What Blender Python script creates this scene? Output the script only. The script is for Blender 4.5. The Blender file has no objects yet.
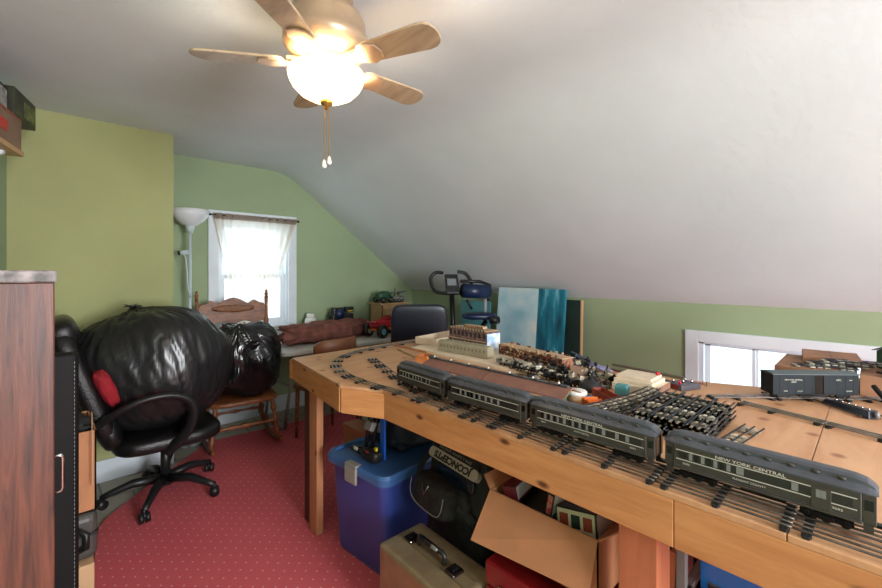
import bpy, math, random
from math import sin, cos, pi, radians as R
from mathutils import Vector, Matrix, Euler, noise
random.seed(5)
S = bpy.context.scene
COL = S.collection

# ------------------------------------------------------------------ materials
def lin(c):
    c = c / 255.0
    return c / 12.92 if c <= 0.04045 else ((c + 0.055) / 1.055) ** 2.4
def rgb(t): return (lin(t[0]), lin(t[1]), lin(t[2]), 1)
def newmat(name):
    m = bpy.data.materials.new(name); m.use_nodes = True
    nt = m.node_tree
    return m, nt, nt.nodes['Principled BSDF']
def mat(name, c, rough=.5, metal=0, var=0, scale=8, bump=0, bscale=60, c2=None, stretch=(1,1,1), coat=0, spec=None, detail=4):
    m, nt, b = newmat(name)
    b.inputs['Roughness'].default_value = rough
    b.inputs['Metallic'].default_value = metal
    b.inputs['Coat Weight'].default_value = coat
    if spec is not None: b.inputs['Specular IOR Level'].default_value = spec
    b.inputs['Base Color'].default_value = rgb(c)
    tc = nt.nodes.new('ShaderNodeTexCoord'); mp = nt.nodes.new('ShaderNodeMapping')
    mp.inputs['Scale'].default_value = stretch
    nt.links.new(tc.outputs['Object'], mp.inputs['Vector'])
    if var or c2:
        n = nt.nodes.new('ShaderNodeTexNoise'); n.inputs['Scale'].default_value = scale; n.inputs['Detail'].default_value = detail
        nt.links.new(mp.outputs['Vector'], n.inputs['Vector'])
        r = nt.nodes.new('ShaderNodeValToRGB')
        if c2 is None:
            a = tuple(max(0, x * (1 - var)) for x in c); d = tuple(min(255, x * (1 + var)) for x in c)
        else: a, d = c, c2
        r.color_ramp.elements[0].color = rgb(a); r.color_ramp.elements[1].color = rgb(d)
        r.color_ramp.elements[0].position = .35; r.color_ramp.elements[1].position = .65
        nt.links.new(n.outputs['Fac'], r.inputs['Fac']); nt.links.new(r.outputs['Color'], b.inputs['Base Color'])
    if bump:
        n2 = nt.nodes.new('ShaderNodeTexNoise'); n2.inputs['Scale'].default_value = bscale; n2.inputs['Detail'].default_value = 3
        nt.links.new(mp.outputs['Vector'], n2.inputs['Vector'])
        bp = nt.nodes.new('ShaderNodeBump'); bp.inputs['Strength'].default_value = bump; bp.inputs['Distance'].default_value = .01
        nt.links.new(n2.outputs['Fac'], bp.inputs['Height']); nt.links.new(bp.outputs['Normal'], b.inputs['Normal'])
    return m
def wood(name, c1, c2, grain=(1,1,1), rough=.5, scale=6, knots=None, bump=.05, coat=0):
    m, nt, b = newmat(name)
    b.inputs['Roughness'].default_value = rough; b.inputs['Coat Weight'].default_value = coat
    tc = nt.nodes.new('ShaderNodeTexCoord'); mp = nt.nodes.new('ShaderNodeMapping'); mp.inputs['Scale'].default_value = grain
    nt.links.new(tc.outputs['Object'], mp.inputs['Vector'])
    n = nt.nodes.new('ShaderNodeTexNoise'); n.inputs['Scale'].default_value = scale; n.inputs['Detail'].default_value = 6; n.inputs['Roughness'].default_value = .6; n.inputs['Distortion'].default_value = .6
    nt.links.new(mp.outputs['Vector'], n.inputs['Vector'])
    r = nt.nodes.new('ShaderNodeValToRGB'); r.color_ramp.elements[0].color = rgb(c1); r.color_ramp.elements[1].color = rgb(c2)
    r.color_ramp.elements[0].position = .3; r.color_ramp.elements[1].position = .68
    nt.links.new(n.outputs['Fac'], r.inputs['Fac'])
    out = r.outputs['Color']
    if knots:
        v = nt.nodes.new('ShaderNodeTexVoronoi'); v.voronoi_dimensions = '2D'; v.inputs['Scale'].default_value = 1
        sp = nt.nodes.new('ShaderNodeSeparateXYZ'); cb = nt.nodes.new('ShaderNodeCombineXYZ'); mp2 = nt.nodes.new('ShaderNodeMapping')
        mp2.inputs['Scale'].default_value = knots[2]
        nt.links.new(tc.outputs['Object'], sp.inputs[0])
        nt.links.new(sp.outputs[knots[1][0]], cb.inputs[0]); nt.links.new(sp.outputs[knots[1][1]], cb.inputs[1])
        nt.links.new(cb.outputs[0], mp2.inputs['Vector']); nt.links.new(mp2.outputs['Vector'], v.inputs['Vector'])
        rr = nt.nodes.new('ShaderNodeValToRGB'); rr.color_ramp.elements[0].position = .03; rr.color_ramp.elements[1].position = .09
        rr.color_ramp.elements[0].color = (1,1,1,1); rr.color_ramp.elements[1].color = (0,0,0,1)
        nt.links.new(v.outputs['Distance'], rr.inputs['Fac'])
        mx = nt.nodes.new('ShaderNodeMix'); mx.data_type = 'RGBA'
        nt.links.new(rr.outputs['Color'], mx.inputs[0]); nt.links.new(out, mx.inputs[6]); mx.inputs[7].default_value = rgb(knots[0])
        out = mx.outputs[2]
    nt.links.new(out, b.inputs['Base Color'])
    bp = nt.nodes.new('ShaderNodeBump'); bp.inputs['Strength'].default_value = bump; bp.inputs['Distance'].default_value = .01
    nt.links.new(n.outputs['Fac'], bp.inputs['Height']); nt.links.new(bp.outputs['Normal'], b.inputs['Normal'])
    return m
def emis(name, c, s, base=None):
    m, nt, b = newmat(name)
    b.inputs['Base Color'].default_value = rgb(base or c)
    b.inputs['Emission Color'].default_value = rgb(c); b.inputs['Emission Strength'].default_value = s
    return m
def glass(name, tint=(240,248,250), gloss=.06):
    m = bpy.data.materials.new(name); m.use_nodes = True; nt = m.node_tree; nt.nodes.clear()
    o = nt.nodes.new('ShaderNodeOutputMaterial'); t = nt.nodes.new('ShaderNodeBsdfTransparent'); t.inputs['Color'].default_value = rgb(tint)
    g = nt.nodes.new('ShaderNodeBsdfGlossy'); g.inputs['Roughness'].default_value = .05
    x = nt.nodes.new('ShaderNodeMixShader'); x.inputs[0].default_value = gloss
    nt.links.new(t.outputs[0], x.inputs[1]); nt.links.new(g.outputs[0], x.inputs[2]); nt.links.new(x.outputs[0], o.inputs[0])
    return m
def sheer(name, c, alpha):
    m = bpy.data.materials.new(name); m.use_nodes = True; nt = m.node_tree; nt.nodes.clear()
    o = nt.nodes.new('ShaderNodeOutputMaterial'); t = nt.nodes.new('ShaderNodeBsdfTransparent')
    d = nt.nodes.new('ShaderNodeBsdfDiffuse'); d.inputs['Color'].default_value = rgb(c)
    l = nt.nodes.new('ShaderNodeBsdfTranslucent'); l.inputs['Color'].default_value = rgb(c)
    a = nt.nodes.new('ShaderNodeMixShader'); a.inputs[0].default_value = .5
    nt.links.new(d.outputs[0], a.inputs[1]); nt.links.new(l.outputs[0], a.inputs[2])
    x = nt.nodes.new('ShaderNodeMixShader'); x.inputs[0].default_value = alpha
    nt.links.new(t.outputs[0], x.inputs[1]); nt.links.new(a.outputs[0], x.inputs[2]); nt.links.new(x.outputs[0], o.inputs[0])
    return m
def rugmat():
    m, nt, b = newmat('red_carpet'); b.inputs['Roughness'].default_value = .95; b.inputs['Specular IOR Level'].default_value = .1
    tc = nt.nodes.new('ShaderNodeTexCoord')
    mp = nt.nodes.new('ShaderNodeMapping'); mp.inputs['Scale'].default_value = (1,1,1); mp.inputs['Rotation'].default_value = (0,0,R(45))
    nt.links.new(tc.outputs['Object'], mp.inputs['Vector'])
    def dots(scale, p0, p1, off):
        v = nt.nodes.new('ShaderNodeTexVoronoi'); v.voronoi_dimensions = '2D'; v.inputs['Scale'].default_value = scale; v.inputs['Randomness'].default_value = .1
        m2 = nt.nodes.new('ShaderNodeMapping'); m2.inputs['Location'].default_value = off
        nt.links.new(mp.outputs['Vector'], m2.inputs['Vector']); nt.links.new(m2.outputs['Vector'], v.inputs['Vector'])
        r = nt.nodes.new('ShaderNodeValToRGB'); r.color_ramp.elements[0].position = p0; r.color_ramp.elements[1].position = p1
        r.color_ramp.elements[0].color = (1,1,1,1); r.color_ramp.elements[1].color = (0,0,0,1)
        nt.links.new(v.outputs['Distance'], r.inputs['Fac']); return r.outputs['Color']
    d1 = dots(19, .03, .11, (0,0,0)); d2 = dots(38, .08, .2, (0,0,0))
    n = nt.nodes.new('ShaderNodeTexNoise'); n.inputs['Scale'].default_value = 3; n.inputs['Detail'].default_value = 5
    nt.links.new(tc.outputs['Object'], n.inputs['Vector'])
    r = nt.nodes.new('ShaderNodeValToRGB'); r.color_ramp.elements[0].color = rgb((200,88,96)); r.color_ramp.elements[1].color = rgb((214,104,110))
    nt.links.new(n.outputs['Fac'], r.inputs['Fac'])
    a = nt.nodes.new('ShaderNodeMix'); a.data_type = 'RGBA'; nt.links.new(d2, a.inputs[0]); nt.links.new(r.outputs['Color'], a.inputs[6]); a.inputs[7].default_value = rgb((204,98,102))
    c = nt.nodes.new('ShaderNodeMix'); c.data_type = 'RGBA'; nt.links.new(d1, c.inputs[0]); nt.links.new(a.outputs[2], c.inputs[6]); c.inputs[7].default_value = rgb((236,180,168))
    nt.links.new(c.outputs[2], b.inputs['Base Color'])
    n3 = nt.nodes.new('ShaderNodeTexNoise'); n3.inputs['Scale'].default_value = 300
    nt.links.new(tc.outputs['Object'], n3.inputs['Vector'])
    bp = nt.nodes.new('ShaderNodeBump'); bp.inputs['Strength'].default_value = .3; bp.inputs['Distance'].default_value = .004
    nt.links.new(n3.outputs['Fac'], bp.inputs['Height']); nt.links.new(bp.outputs['Normal'], b.inputs['Normal'])
    return m
def brickmat(name, c1, c2, mortar, scale, bw=.5, rh=.25, ms=.03, rough=.8, coord='Object', rot=(0,0,0)):
    m, nt, b = newmat(name); b.inputs['Roughness'].default_value = rough
    tc = nt.nodes.new('ShaderNodeTexCoord'); mp = nt.nodes.new('ShaderNodeMapping'); mp.inputs['Rotation'].default_value = rot
    nt.links.new(tc.outputs[coord], mp.inputs['Vector'])
    k = nt.nodes.new('ShaderNodeTexBrick'); k.inputs['Scale'].default_value = scale
    k.inputs['Color1'].default_value = rgb(c1); k.inputs['Color2'].default_value = rgb(c2); k.inputs['Mortar'].default_value = rgb(mortar)
    k.inputs['Brick Width'].default_value = bw; k.inputs['Row Height'].default_value = rh; k.inputs['Mortar Size'].default_value = ms
    nt.links.new(mp.outputs['Vector'], k.inputs['Vector']); nt.links.new(k.outputs['Color'], b.inputs['Base Color'])
    return m

WALL_WARM_LIT = mat('wall_paint_warm_lit', (166,169,118), .75, var=.03, scale=1.5, bump=.12, bscale=90, spec=.25)  # same wall paint, with the lamp's warm light mixed into its colour
WALL_COOL_LIT = mat('wall_paint_cool_lit', (154,171,136), .75, var=.03, scale=1.5, bump=.12, bscale=90, spec=.25)  # same wall paint again, cooler daylight mixed into its colour
WHITEC = mat('white_ceiling_plaster', (222,229,232), .85, var=.012, scale=2, bump=.18, bscale=22, spec=.15)
TRIM = mat('white_trim_paint', (220,228,234), .45, var=.02, scale=4)
FLOORM = brickmat('grey_floor_tile', (158,152,138), (168,160,142), (110,106,98), 1, .31, .31, .006, .5)
RUG = rugmat()
PINE = wood('pine_table_wood', (208,146,88), (226,172,112), (8,1.2,8), .5, 5, ((120,70,40), 'YZ', (6,6,1)))
PINEB = wood('pine_beam_wood', (190,128,78), (214,154,100), (9,1,9), .5, 4, ((96,58,36), 'YZ', (3.2,7,1)), .12)
PLY = wood('plywood_top', (190,138,98), (212,164,122), (1.4,6,1), .45, 2.2, ((150,96,62), 'XY', (4,4,1)))
PINEV = wood('pine_leg_wood', (170,112,78), (194,136,96), (9,9,1), .5, 4, ((96,54,36), 'YZ', (8,3.5,1)), .12)
PINKW = wood('reddish_post_wood', (176,104,72), (196,122,86), (9,9,1), .5, 4)
DARKW = wood('dark_brown_wood', (62,34,26), (98,56,40), (9,9,1), .5, 4)
CABW = wood('cabinet_wood', (50,24,18), (116,62,44), (14,14,1), .45, 4, bump=.08)
CABTOP = mat('cabinet_top_stone', (120,112,110), .5, var=.35, scale=30)
OAK = wood('oak_chair_wood', (92,48,24), (150,90,48), (3,3,8), .45, 5, bump=.08)
SHELFW = wood('shelf_wood', (176,140,98), (196,160,116), (3,9,3), .5, 5)
BLADE = wood('fan_blade_wood', (146,124,98), (184,164,136), (6,1,6), .4, 4)
CARD = mat('cardboard', (178,122,84), .8, var=.05, scale=5, bump=.05, bscale=80)
CARDL = mat('light_cardboard', (196,158,118), .8, var=.05, scale=5)
BLACKL = mat('black_leather', (22,21,22), .32, bump=.25, bscale=140, var=.2, scale=20)
BLACKP = mat('black_plastic', (26,26,27), .42)
BLACKM = mat('black_metal', (30,30,31), .35, .6)
BAGM = mat('black_bag_plastic', (30,30,31), .3, var=.1, scale=9, bump=.5, bscale=4, stretch=(3.6,3.6,.6), spec=.6)
BAGM2 = mat('black_bag_plastic_crumpled', (22,23,25), .2, var=.1, scale=9, bump=1, bscale=9, spec=.7)
CHROME = mat('chrome', (200,200,200), .15, 1)
STEEL = mat('steel_rail', (150,148,142), .32, .9, var=.1, scale=40)
DSTEEL = mat('dark_steel_rail', (104,96,90), .4, .7, var=.2, scale=40)
TIE = mat('black_tie_metal', (34,32,31), .5, .3)
TIEL = mat('grey_tie_metal', (190,182,162), .5, .1, var=.25, scale=60)
FANB = mat('antique_fan_metal', (176,150,122), .35, .3, var=.05, scale=10)
REDC = mat('red_fabric', (140,14,28), .8, var=.1, scale=12)
BLUEP = mat('blue_tote_plastic', (58,74,150), .35, var=.05, scale=3, coat=.1)
BLUEL = mat('blue_lid_plastic', (64,104,160), .35, var=.06, scale=3)
GREYP = mat('grey_plastic', (140,140,142), .45)
LGREY = mat('light_grey_plastic', (200,198,190), .5, var=.03)
PEWT = mat('pewter_case_skin', (150,134,104), .38, .45, var=.08, scale=12)
BEIGE = mat('beige_foam', (220,202,176), .8, var=.04, scale=8)
CREAM = mat('cream_plastic', (158,150,126), .6, var=.04, scale=20)
CARB = mat('coach_body_paint', (62,57,51), .4, var=.06, scale=30)
CARR = mat('coach_roof_paint', (70,73,80), .38, var=.08, scale=30)
STRIPE = mat('coach_stripe_paint', (206,202,190), .5)
WINB = mat('coach_window_band', (38,36,34), .35)
PANEL = mat('coach_window_glazing', (128,128,126), .3)
WINK = mat('coach_window_dark', (16,16,18), .15)
GREYROOF = mat('ridge_grey', (74,78,80), .5, var=.25, scale=30)
BROWNR = mat('platform_roof_brown', (132,92,78), .7, var=.05, scale=18)
TEALP = mat('green_platform_plastic', (24,120,90), .4)
TEALC = mat('teal_plastic', (76,140,146), .5)
WHITEP = mat('white_plastic', (224,222,214), .45)
ORANGE = mat('orange_plastic', (226,112,34), .5, var=.05, scale=20)
RUST = mat('rusty_red_paint', (140,58,40), .6, var=.1, scale=20)
REDM = mat('red_enamel', (130,20,26), .35, var=.06, coat=.2)
REDP = mat('red_plastic', (190,28,44), .4)
BOXCAR = mat('boxcar_dark_paint', (24,31,36), .6, spec=.25, var=.06, scale=20)
GREENP = mat('dark_green_paint', (44,84,62), .5, var=.1, scale=20)
TOWEL = mat('maroon_cloth', (116,70,60), .85, var=.14, scale=14, bump=.4, bscale=26)
NAVY = mat('navy_vinyl', (18,36,70), .35, var=.1)
NAVYL = mat('dark_navy_leather', (26,32,44), .35, bump=.1, bscale=120)
NYLON = mat('black_nylon', (34,33,35), .75, var=.25, scale=30, bump=.5, bscale=18)
PALEW = mat('pale_frosted_glass', (222,224,228), .5)
LAMPW = mat('white_enamel', (190,204,206), .4)
LEATH = mat('tan_brown_leather', (126,78,50), .45, var=.08)
YEL = mat('yellow_plastic', (214,190,40), .5)
BRICKP = mat('mauve_brick', (70,42,46), .85, c2=(150,118,112), scale=95, detail=8)
BRICKR = mat('rubble_brown', (72,46,36), .85, c2=(176,120,92), scale=55, detail=6)
TANT = mat('tan_roof_card', (190,160,128), .8, var=.05)
SHRINK = mat('pale_blue_wrap', (150,180,220), .25, c2=(235,240,245), scale=30)
PAPER = mat('white_paper', (214,216,218), .7)
COPPER = mat('brass', (180,140,70), .3, .9)
DGREEN = mat('dark_green_board', (24,46,40), .6, var=.1)
PANE = glass('window_glass')
TEALB = glass('teal_tinted_plastic', (90,150,160), .1)

# ------------------------------------------------------------------ mesh builder
class MB:
    def __init__(s): s.v = []; s.f = []; s.mi = []; s.k = 0; s.T = Matrix()
    def add(s, vs, fs):
        o = len(s.v)
        s.v += [tuple(s.T @ Vector(p)) for p in vs]
        for f in fs: s.f.append([i + o for i in f]); s.mi.append(s.k)
        return s
    def box(s, x0, x1, y0, y1, z0, z1):
        return s.add([(x0,y0,z0),(x1,y0,z0),(x1,y1,z0),(x0,y1,z0),(x0,y0,z1),(x1,y0,z1),(x1,y1,z1),(x0,y1,z1)],
                     [(0,3,2,1),(4,5,6,7),(0,1,5,4),(1,2,6,5),(2,3,7,6),(3,0,4,7)])
    def cbox(s, c, d, rot=(0,0,0)):
        T = s.T; s.T = T @ Matrix.Translation(c) @ Euler(rot).to_matrix().to_4x4()
        s.box(-d[0]/2, d[0]/2, -d[1]/2, d[1]/2, -d[2]/2, d[2]/2); s.T = T; return s
    def prism(s, poly, z0, z1):
        n = len(poly)
        a = sum(poly[i][0]*poly[(i+1)%n][1]-poly[(i+1)%n][0]*poly[i][1] for i in range(n))
        if a < 0: poly = poly[::-1]
        vs = [(p[0],p[1],z0) for p in poly] + [(p[0],p[1],z1) for p in poly]
        fs = [list(range(n))[::-1], list(range(n, 2*n))] + [(i,(i+1)%n,(i+1)%n+n,i+n) for i in range(n)]
        return s.add(vs, fs)
    def rings(s, rs, cap=True, closed=False):
        n = len(rs[0]); vs = [p for r in rs for p in r]; fs = []
        m = len(rs)
        for j in range(m if closed else m-1):
            j2 = (j+1) % m
            for i in range(n): fs.append((j*n+i, j*n+(i+1)%n, j2*n+(i+1)%n, j2*n+i))
        if cap and not closed: fs += [list(range(n))[::-1], [(m-1)*n+i for i in range(n)]]
        return s.add(vs, fs)
    def tube(s, pts, r, n=8, closed=False, flat=None):
        pts = [Vector(p) for p in pts]; m = len(pts); rs = []
        if not isinstance(r, (list, tuple)): r = [r]*m
        up = None
        for i in range(m):
            if closed: t = pts[(i+1)%m]-pts[i-1]
            else: t = pts[min(i+1,m-1)]-pts[max(i-1,0)]
            if t.length < 1e-9: t = Vector((0,0,1))
            t.normalize()
            if up is None: up = Vector((0,0,1)) if abs(t.z) < .9 else Vector((1,0,0))
            a = t.cross(up)
            if a.length < 1e-4: a = t.cross(Vector((0,1,0)))
            a.normalize(); b = a.cross(t).normalized(); up = b
            fx, fy = flat or (1,1)
            rs.append([tuple(pts[i]+a*cos(2*pi*k/n)*r[i]*fx+b*sin(2*pi*k/n)*r[i]*fy) for k in range(n)])
        return s.rings(rs, not closed, closed)
    def cyl(s, a, b, r0, r1=None, n=16): return s.tube([a, b], [r0, r0 if r1 is None else r1], n)
    def lathe(s, prof, c=(0,0,0), n=24, cap=True):
        return s.rings([[(c[0]+r*cos(2*pi*k/n), c[1]+r*sin(2*pi*k/n), c[2]+z) for k in range(n)] for r, z in prof], cap)
    def blob(s, c, rad, e=(1,1), nz=0, ns=3, seed=0, nu=32, nv=20, rot=(0,0,0), fn=None):
        def sp(x, p): return math.copysign(abs(x)**p, x)
        E = Euler(rot).to_matrix(); rs = []
        for j in range(nv+1):
            th = -pi/2 + pi*(j+.02)/(nv+.04); rr = []
            for i in range(nu):
                ph = 2*pi*i/nu
                d = Vector((sp(cos(th),e[0])*sp(cos(ph),e[1]), sp(cos(th),e[0])*sp(sin(ph),e[1]), sp(sin(th),e[0])))
                k = 1 + (nz*noise.noise(d*ns+Vector((seed,seed*.7,0))) if nz else 0)
                if fn: k *= fn(th, ph, d)
                p = E @ Vector((d.x*rad[0]*k, d.y*rad[1]*k, d.z*rad[2]*k))
                rr.append((c[0]+p.x, c[1]+p.y, c[2]+p.z))
            rs.append(rr)
        return s.rings(rs)
    def build(s, name, m, parent=None, smooth=False, bevel=0, seg=2, loc=None, rot=None):
        me = bpy.data.meshes.new(name); me.from_pydata(s.v, [], s.f)
        ms = m if isinstance(m, (list, tuple)) else [m]
        for x in ms: me.materials.append(x)
        for p, k in zip(me.polygons, s.mi): p.material_index = k
        if smooth: me.polygons.foreach_set('use_smooth', [True]*len(me.polygons))
        me.update()
        o = bpy.data.objects.new(name, me); COL.objects.link(o)
        if parent: o.parent = parent
        if loc: o.location = loc
        if rot: o.rotation_euler = rot
        if bevel:
            b = o.modifiers.new('bevel', 'BEVEL'); b.width = bevel; b.segments = seg; b.limit_method = 'ANGLE'; b.angle_limit = R(40)
        if smooth == 'auto':
            me.polygons.foreach_set('use_smooth', [False]*len(me.polygons))
        return o
def mb(): return MB()
def bx(name, m, parent, c, d, rot=(0,0,0), bevel=0, seg=2): return MB().cbox(c, d, rot).build(name, m, parent, bevel=bevel, seg=seg)
def thing(name, label, cat, loc=(0,0,0), rz=0, group=None, rot=None):
    o = bpy.data.objects.new(name, None); COL.objects.link(o); o.empty_display_size = .05
    o.location = loc; o.rotation_euler = rot or (0,0,rz); o['label'] = label; o['category'] = cat
    if group: o['group'] = group
    return o
def tag(o, label, cat, group=None, kind=None):
    o['label'] = label; o['category'] = cat
    if group: o['group'] = group
    if kind: o['kind'] = kind
    return o
def struct(o): o['kind'] = 'structure'; return o
def kids(o): return [c for c in bpy.data.objects if c.parent == o]
def dup(root, loc=None, rz=None, label=None):
    r = root.copy(); COL.objects.link(r)
    if loc is not None: r.location = loc
    if rz is not None: r.rotation_euler = (0,0,rz)
    if label: r['label'] = label
    for c in kids(root):
        d = c.copy(); COL.objects.link(d); d.parent = r
        for g in kids(c):
            h = g.copy(); COL.objects.link(h); h.parent = d
    return r
def text(name, s, size, o, xd, yd, m, parent, ext=.0004, bold=0, align='CENTER', sx=1):
    cu = bpy.data.curves.new(name, 'FONT'); cu.body = s; cu.size = size; cu.extrude = ext; cu.align_x = align; cu.align_y = 'CENTER'; cu.offset = bold
    t = bpy.data.objects.new(name, cu)
    me = bpy.data.meshes.new_from_object(t); bpy.data.objects.remove(t)
    xd = Vector(xd).normalized(); yd = Vector(yd).normalized(); zd = xd.cross(yd)
    Mx = Matrix(((xd.x*sx,yd.x,zd.x,o[0]),(xd.y*sx,yd.y,zd.y,o[1]),(xd.z*sx,yd.z,zd.z,o[2]),(0,0,0,1)))
    me.transform(Mx); me.materials.clear(); me.materials.append(m)
    ob = bpy.data.objects.new(name, me); COL.objects.link(ob); ob.parent = parent
    return ob

# ------------------------------------------------------------------ camera
CF = 420.0; CH = 1.45; HY = 271.0; YAW = R(44.03)
cam = bpy.data.cameras.new('camera'); co = bpy.data.objects.new('camera', cam); COL.objects.link(co)
cam.sensor_width = 36; cam.lens = CF/882*36; cam.shift_y = -(294-HY)/882; cam.clip_start = .02
co.location = (0,0,CH); co.rotation_euler = (R(90),0,-YAW); S.camera = co
def ray(x, y):
    r = (x-441)/CF
    return Vector((r*cos(YAW)+sin(YAW), -r*sin(YAW)+cos(YAW), (HY-y)/CF))
def atz(x, y, z): d = ray(x, y); t = (z-CH)/d.z; return Vector((d.x*t, d.y*t, z))
def atX(x, y, X): d = ray(x, y); t = X/d.x; return Vector((X, d.y*t, CH+d.z*t))
def atY(x, y, Y): d = ray(x, y); t = Y/d.y; return Vector((d.x*t, Y, CH+d.z*t))

# ------------------------------------------------------------------ room shell
ZC = 2.48; KX = 3.62; KZ = 1.205; SX = 1.90; BY = 4.30; FY = -3.0; PY = 3.70; PX = .755
o = MB().box(-2.3, 3.8, FY-.1, 4.45, -.1, 0).build('floor', FLOORM); struct(o)
cp = [(-2.3,ZC)]
a0 = Vector((SX-.2,ZC)); a1 = Vector((SX,ZC)); dn_ = (Vector((KX,KZ))-a1).normalized(); a2 = a1+dn_*.2
for i in range(13):
    t = i/12; q = a0*(1-t)**2+a1*2*t*(1-t)+a2*t*t; cp.append((q.x,q.y))
cp.append((KX+.13,KZ-.097))
def ceil_mesh(pts):
    m = MB(); n = len(pts)
    m.add([(x,y,z) for y in (FY-.1,4.45) for x,z in pts]+[(x,y,z+.1) for y in (FY-.1,4.45) for x,z in pts],
      [(i,n+i,n+i+1,i+1) for i in range(n-1)]+[(2*n+i+1,3*n+i+1,3*n+i,2*n+i) for i in range(n-1)])
    return m
struct(ceil_mesh(cp).build('ceiling', WHITEC, None, True))
def xz_wall(m, polys, y0, y1):
    for poly in polys:
        n = len(poly); vs = [(p[0],y0,p[1]) for p in poly]+[(p[0],y1,p[1]) for p in poly]
        m.add(vs, [list(range(n)), list(range(n,2*n))[::-1]]+[((i+1)%n,i,i+n,(i+1)%n+n) for i in range(n)])
# back wall with window opening
WX0, WX1, WZ0, WZ1 = 1.24, 1.91, .88, 1.93
m = MB(); xz_wall(m, [[(PX,0),(WX0,0),(WX0,ZC),(PX,ZC)],[(WX0,0),(WX1,0),(WX1,WZ0),(WX0,WZ0)],[(WX0,WZ1),(WX1,WZ1),(WX1,ZC),(WX0,ZC)],
    [(WX1,0),(KX,0),(KX,KZ),(WX1,ZC-.01)]], BY, BY+.12)
struct(m.build('wall_back', WALL_COOL_LIT))
m = MB().box(-.125, PX, PY, BY+.12, 0, ZC); struct(m.build('wall_projection', WALL_WARM_LIT))
# left wall, running slightly away from the projection
WA = math.atan(.26)
def wl(Y): return -.12-.26*(PY-Y)
m = MB().prism([(-.12,PY+.02),(wl(FY),FY),(wl(FY)-.12,FY),(-.25,PY+.02)], 0, ZC); struct(m.build('wall_left', WALL_COOL_LIT))
# knee wall with window opening
KY0, KY1, KW0, KW1 = -.42, .93, .48, .915
m = MB(); m.box(KX,KX+.12,FY,KY0,0,KZ).box(KX,KX+.12,KY0,KY1,0,KW0).box(KX,KX+.12,KY0,KY1,KW1,KZ).box(KX,KX+.12,KY1,4.45,0,KZ)
struct(m.build('wall_right', WALL_COOL_LIT))
# wall behind the camera with an opening for the added window
m = MB(); m.box(wl(FY)-.12,.1,FY-.12,FY,0,ZC).box(.1,1.3,FY-.12,FY,0,.8).box(.1,1.3,FY-.12,FY,2.1,ZC)
xz_wall(m, [[(1.3,0),(KX,0),(KX,KZ),(SX,ZC-.01),(1.3,ZC-.01)]], FY-.12, FY)
struct(m.build('wall_front', WALL_COOL_LIT))
# baseboards
struct(MB().box(PX,KX,BY-.018,BY,0,.16).build('baseboard_back', TRIM, bevel=.004))
struct(MB().box(-.12,PX,PY-.018,PY,0,.15).build('baseboard_left', TRIM, bevel=.004))
# window 1
def rect_frame(m, x0,x1,z0,z1,w,y0,y1, wb=None):
    wb = w if wb is None else wb
    m.box(x0,x0+w,y0,y1,z0,z1).box(x1-w,x1,y0,y1,z0,z1).box(x0+w,x1-w,y0,y1,z1-w,z1).box(x0+w,x1-w,y0,y1,z0,z0+wb)
w1 = bpy.data.objects.new('window_1', None); COL.objects.link(w1); struct(w1)
m = MB(); rect_frame(m, 1.15, 2.0, .80, 2.02, .09, BY-.025, BY); m.build('window_frame', TRIM, w1, bevel=.004)
m = MB(); rect_frame(m, WX0, WX1, WZ0, WZ1, .02, BY, BY+.12); m.build('window_jamb', TRIM, w1)
m = MB(); rect_frame(m, WX0+.02, WX1-.02, 1.38, WZ1-.02, .04, BY+.07, BY+.1); m.build('upper_sash', TRIM, w1, bevel=.003)
m = MB(); rect_frame(m, WX0+.02, WX1-.02, WZ0+.02, 1.42, .045, BY+.035, BY+.068, .07); m.build('lower_sash', TRIM, w1, bevel=.003)
MB().box(WX0+.06,WX1-.06,BY+.084,BY+.088,1.42,1.87).build('window_pane', PANE, w1)
MB().box(WX0+.06,WX1-.06,BY+.05,BY+.054,.96,1.38).build('window_pane', PANE, w1)
MB().box(1.12,2.03,BY-.06,BY-.0,.79,.815).build('window_sill', TRIM, w1, bevel=.004)
# window 2
w2 = bpy.data.objects.new('window_2', None); COL.objects.link(w2); struct(w2)
m = MB()
m.box(KX-.022,KX,KY1,KY1+.09,.39,1.0).box(KX-.022,KX,KY0-.09,KY0,.39,1.0).box(KX-.022,KX,KY0,KY1,KW1,1.0).box(KX-.022,KX,KY0,KY1,.39,KW0); m.build('window_frame', TRIM, w2, bevel=.004)
m = MB(); m.box(KX,KX+.12,KY1-.03,KY1,KW0,KW1).box(KX,KX+.12,KY0,KY0+.03,KW0,KW1).box(KX,KX+.12,KY0,KY1,KW1-.012,KW1).box(KX,KX+.12,KY0,KY1,KW0,KW0+.02); m.build('window_jamb', TRIM, w2)
for a, b, dx in ((KY1-.03,.59,0),(.61,.25,.035),(.27,-.09,0),(-.07,KY0+.03,.035)):
    m = MB(); w = .035
    x0 = KX+.05+dx*.4; x1 = x0+.028
    m.box(x0,x1,a-w,a,KW0+.02,KW1-.012).box(x0,x1,b,b+w*.6,KW0+.02,KW1-.012).box(x0,x1,b,a,KW1-.03,KW1-.012).box(x0,x1,b,a,KW0+.02,KW0+.05)
    s_ = m.build('window_sash', TRIM, w2, bevel=.002)
    MB().box(x0+.012,x0+.016,b+.02,a-.03,KW0+.04,KW1-.025).build('window_pane', PANE, s_)
# window added around the fill light, unseen behind the camera
w3 = bpy.data.objects.new('added_window', None); COL.objects.link(w3); struct(w3)
m = MB(); rect_frame(m, .02,1.38,.72,2.18,.09,FY,FY+.025); m.build('window_frame', TRIM, w3)
m = MB(); rect_frame(m, .1,1.3,.8,2.1,.05,FY-.09,FY-.05); m.box(.14,1.26,FY-.09,FY-.05,1.43,1.47); m.build('window_sash', TRIM, w3)
MB().box(.14,1.26,FY-.072,FY-.068,.85,2.05).build('window_pane', PANE, w3)

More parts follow.
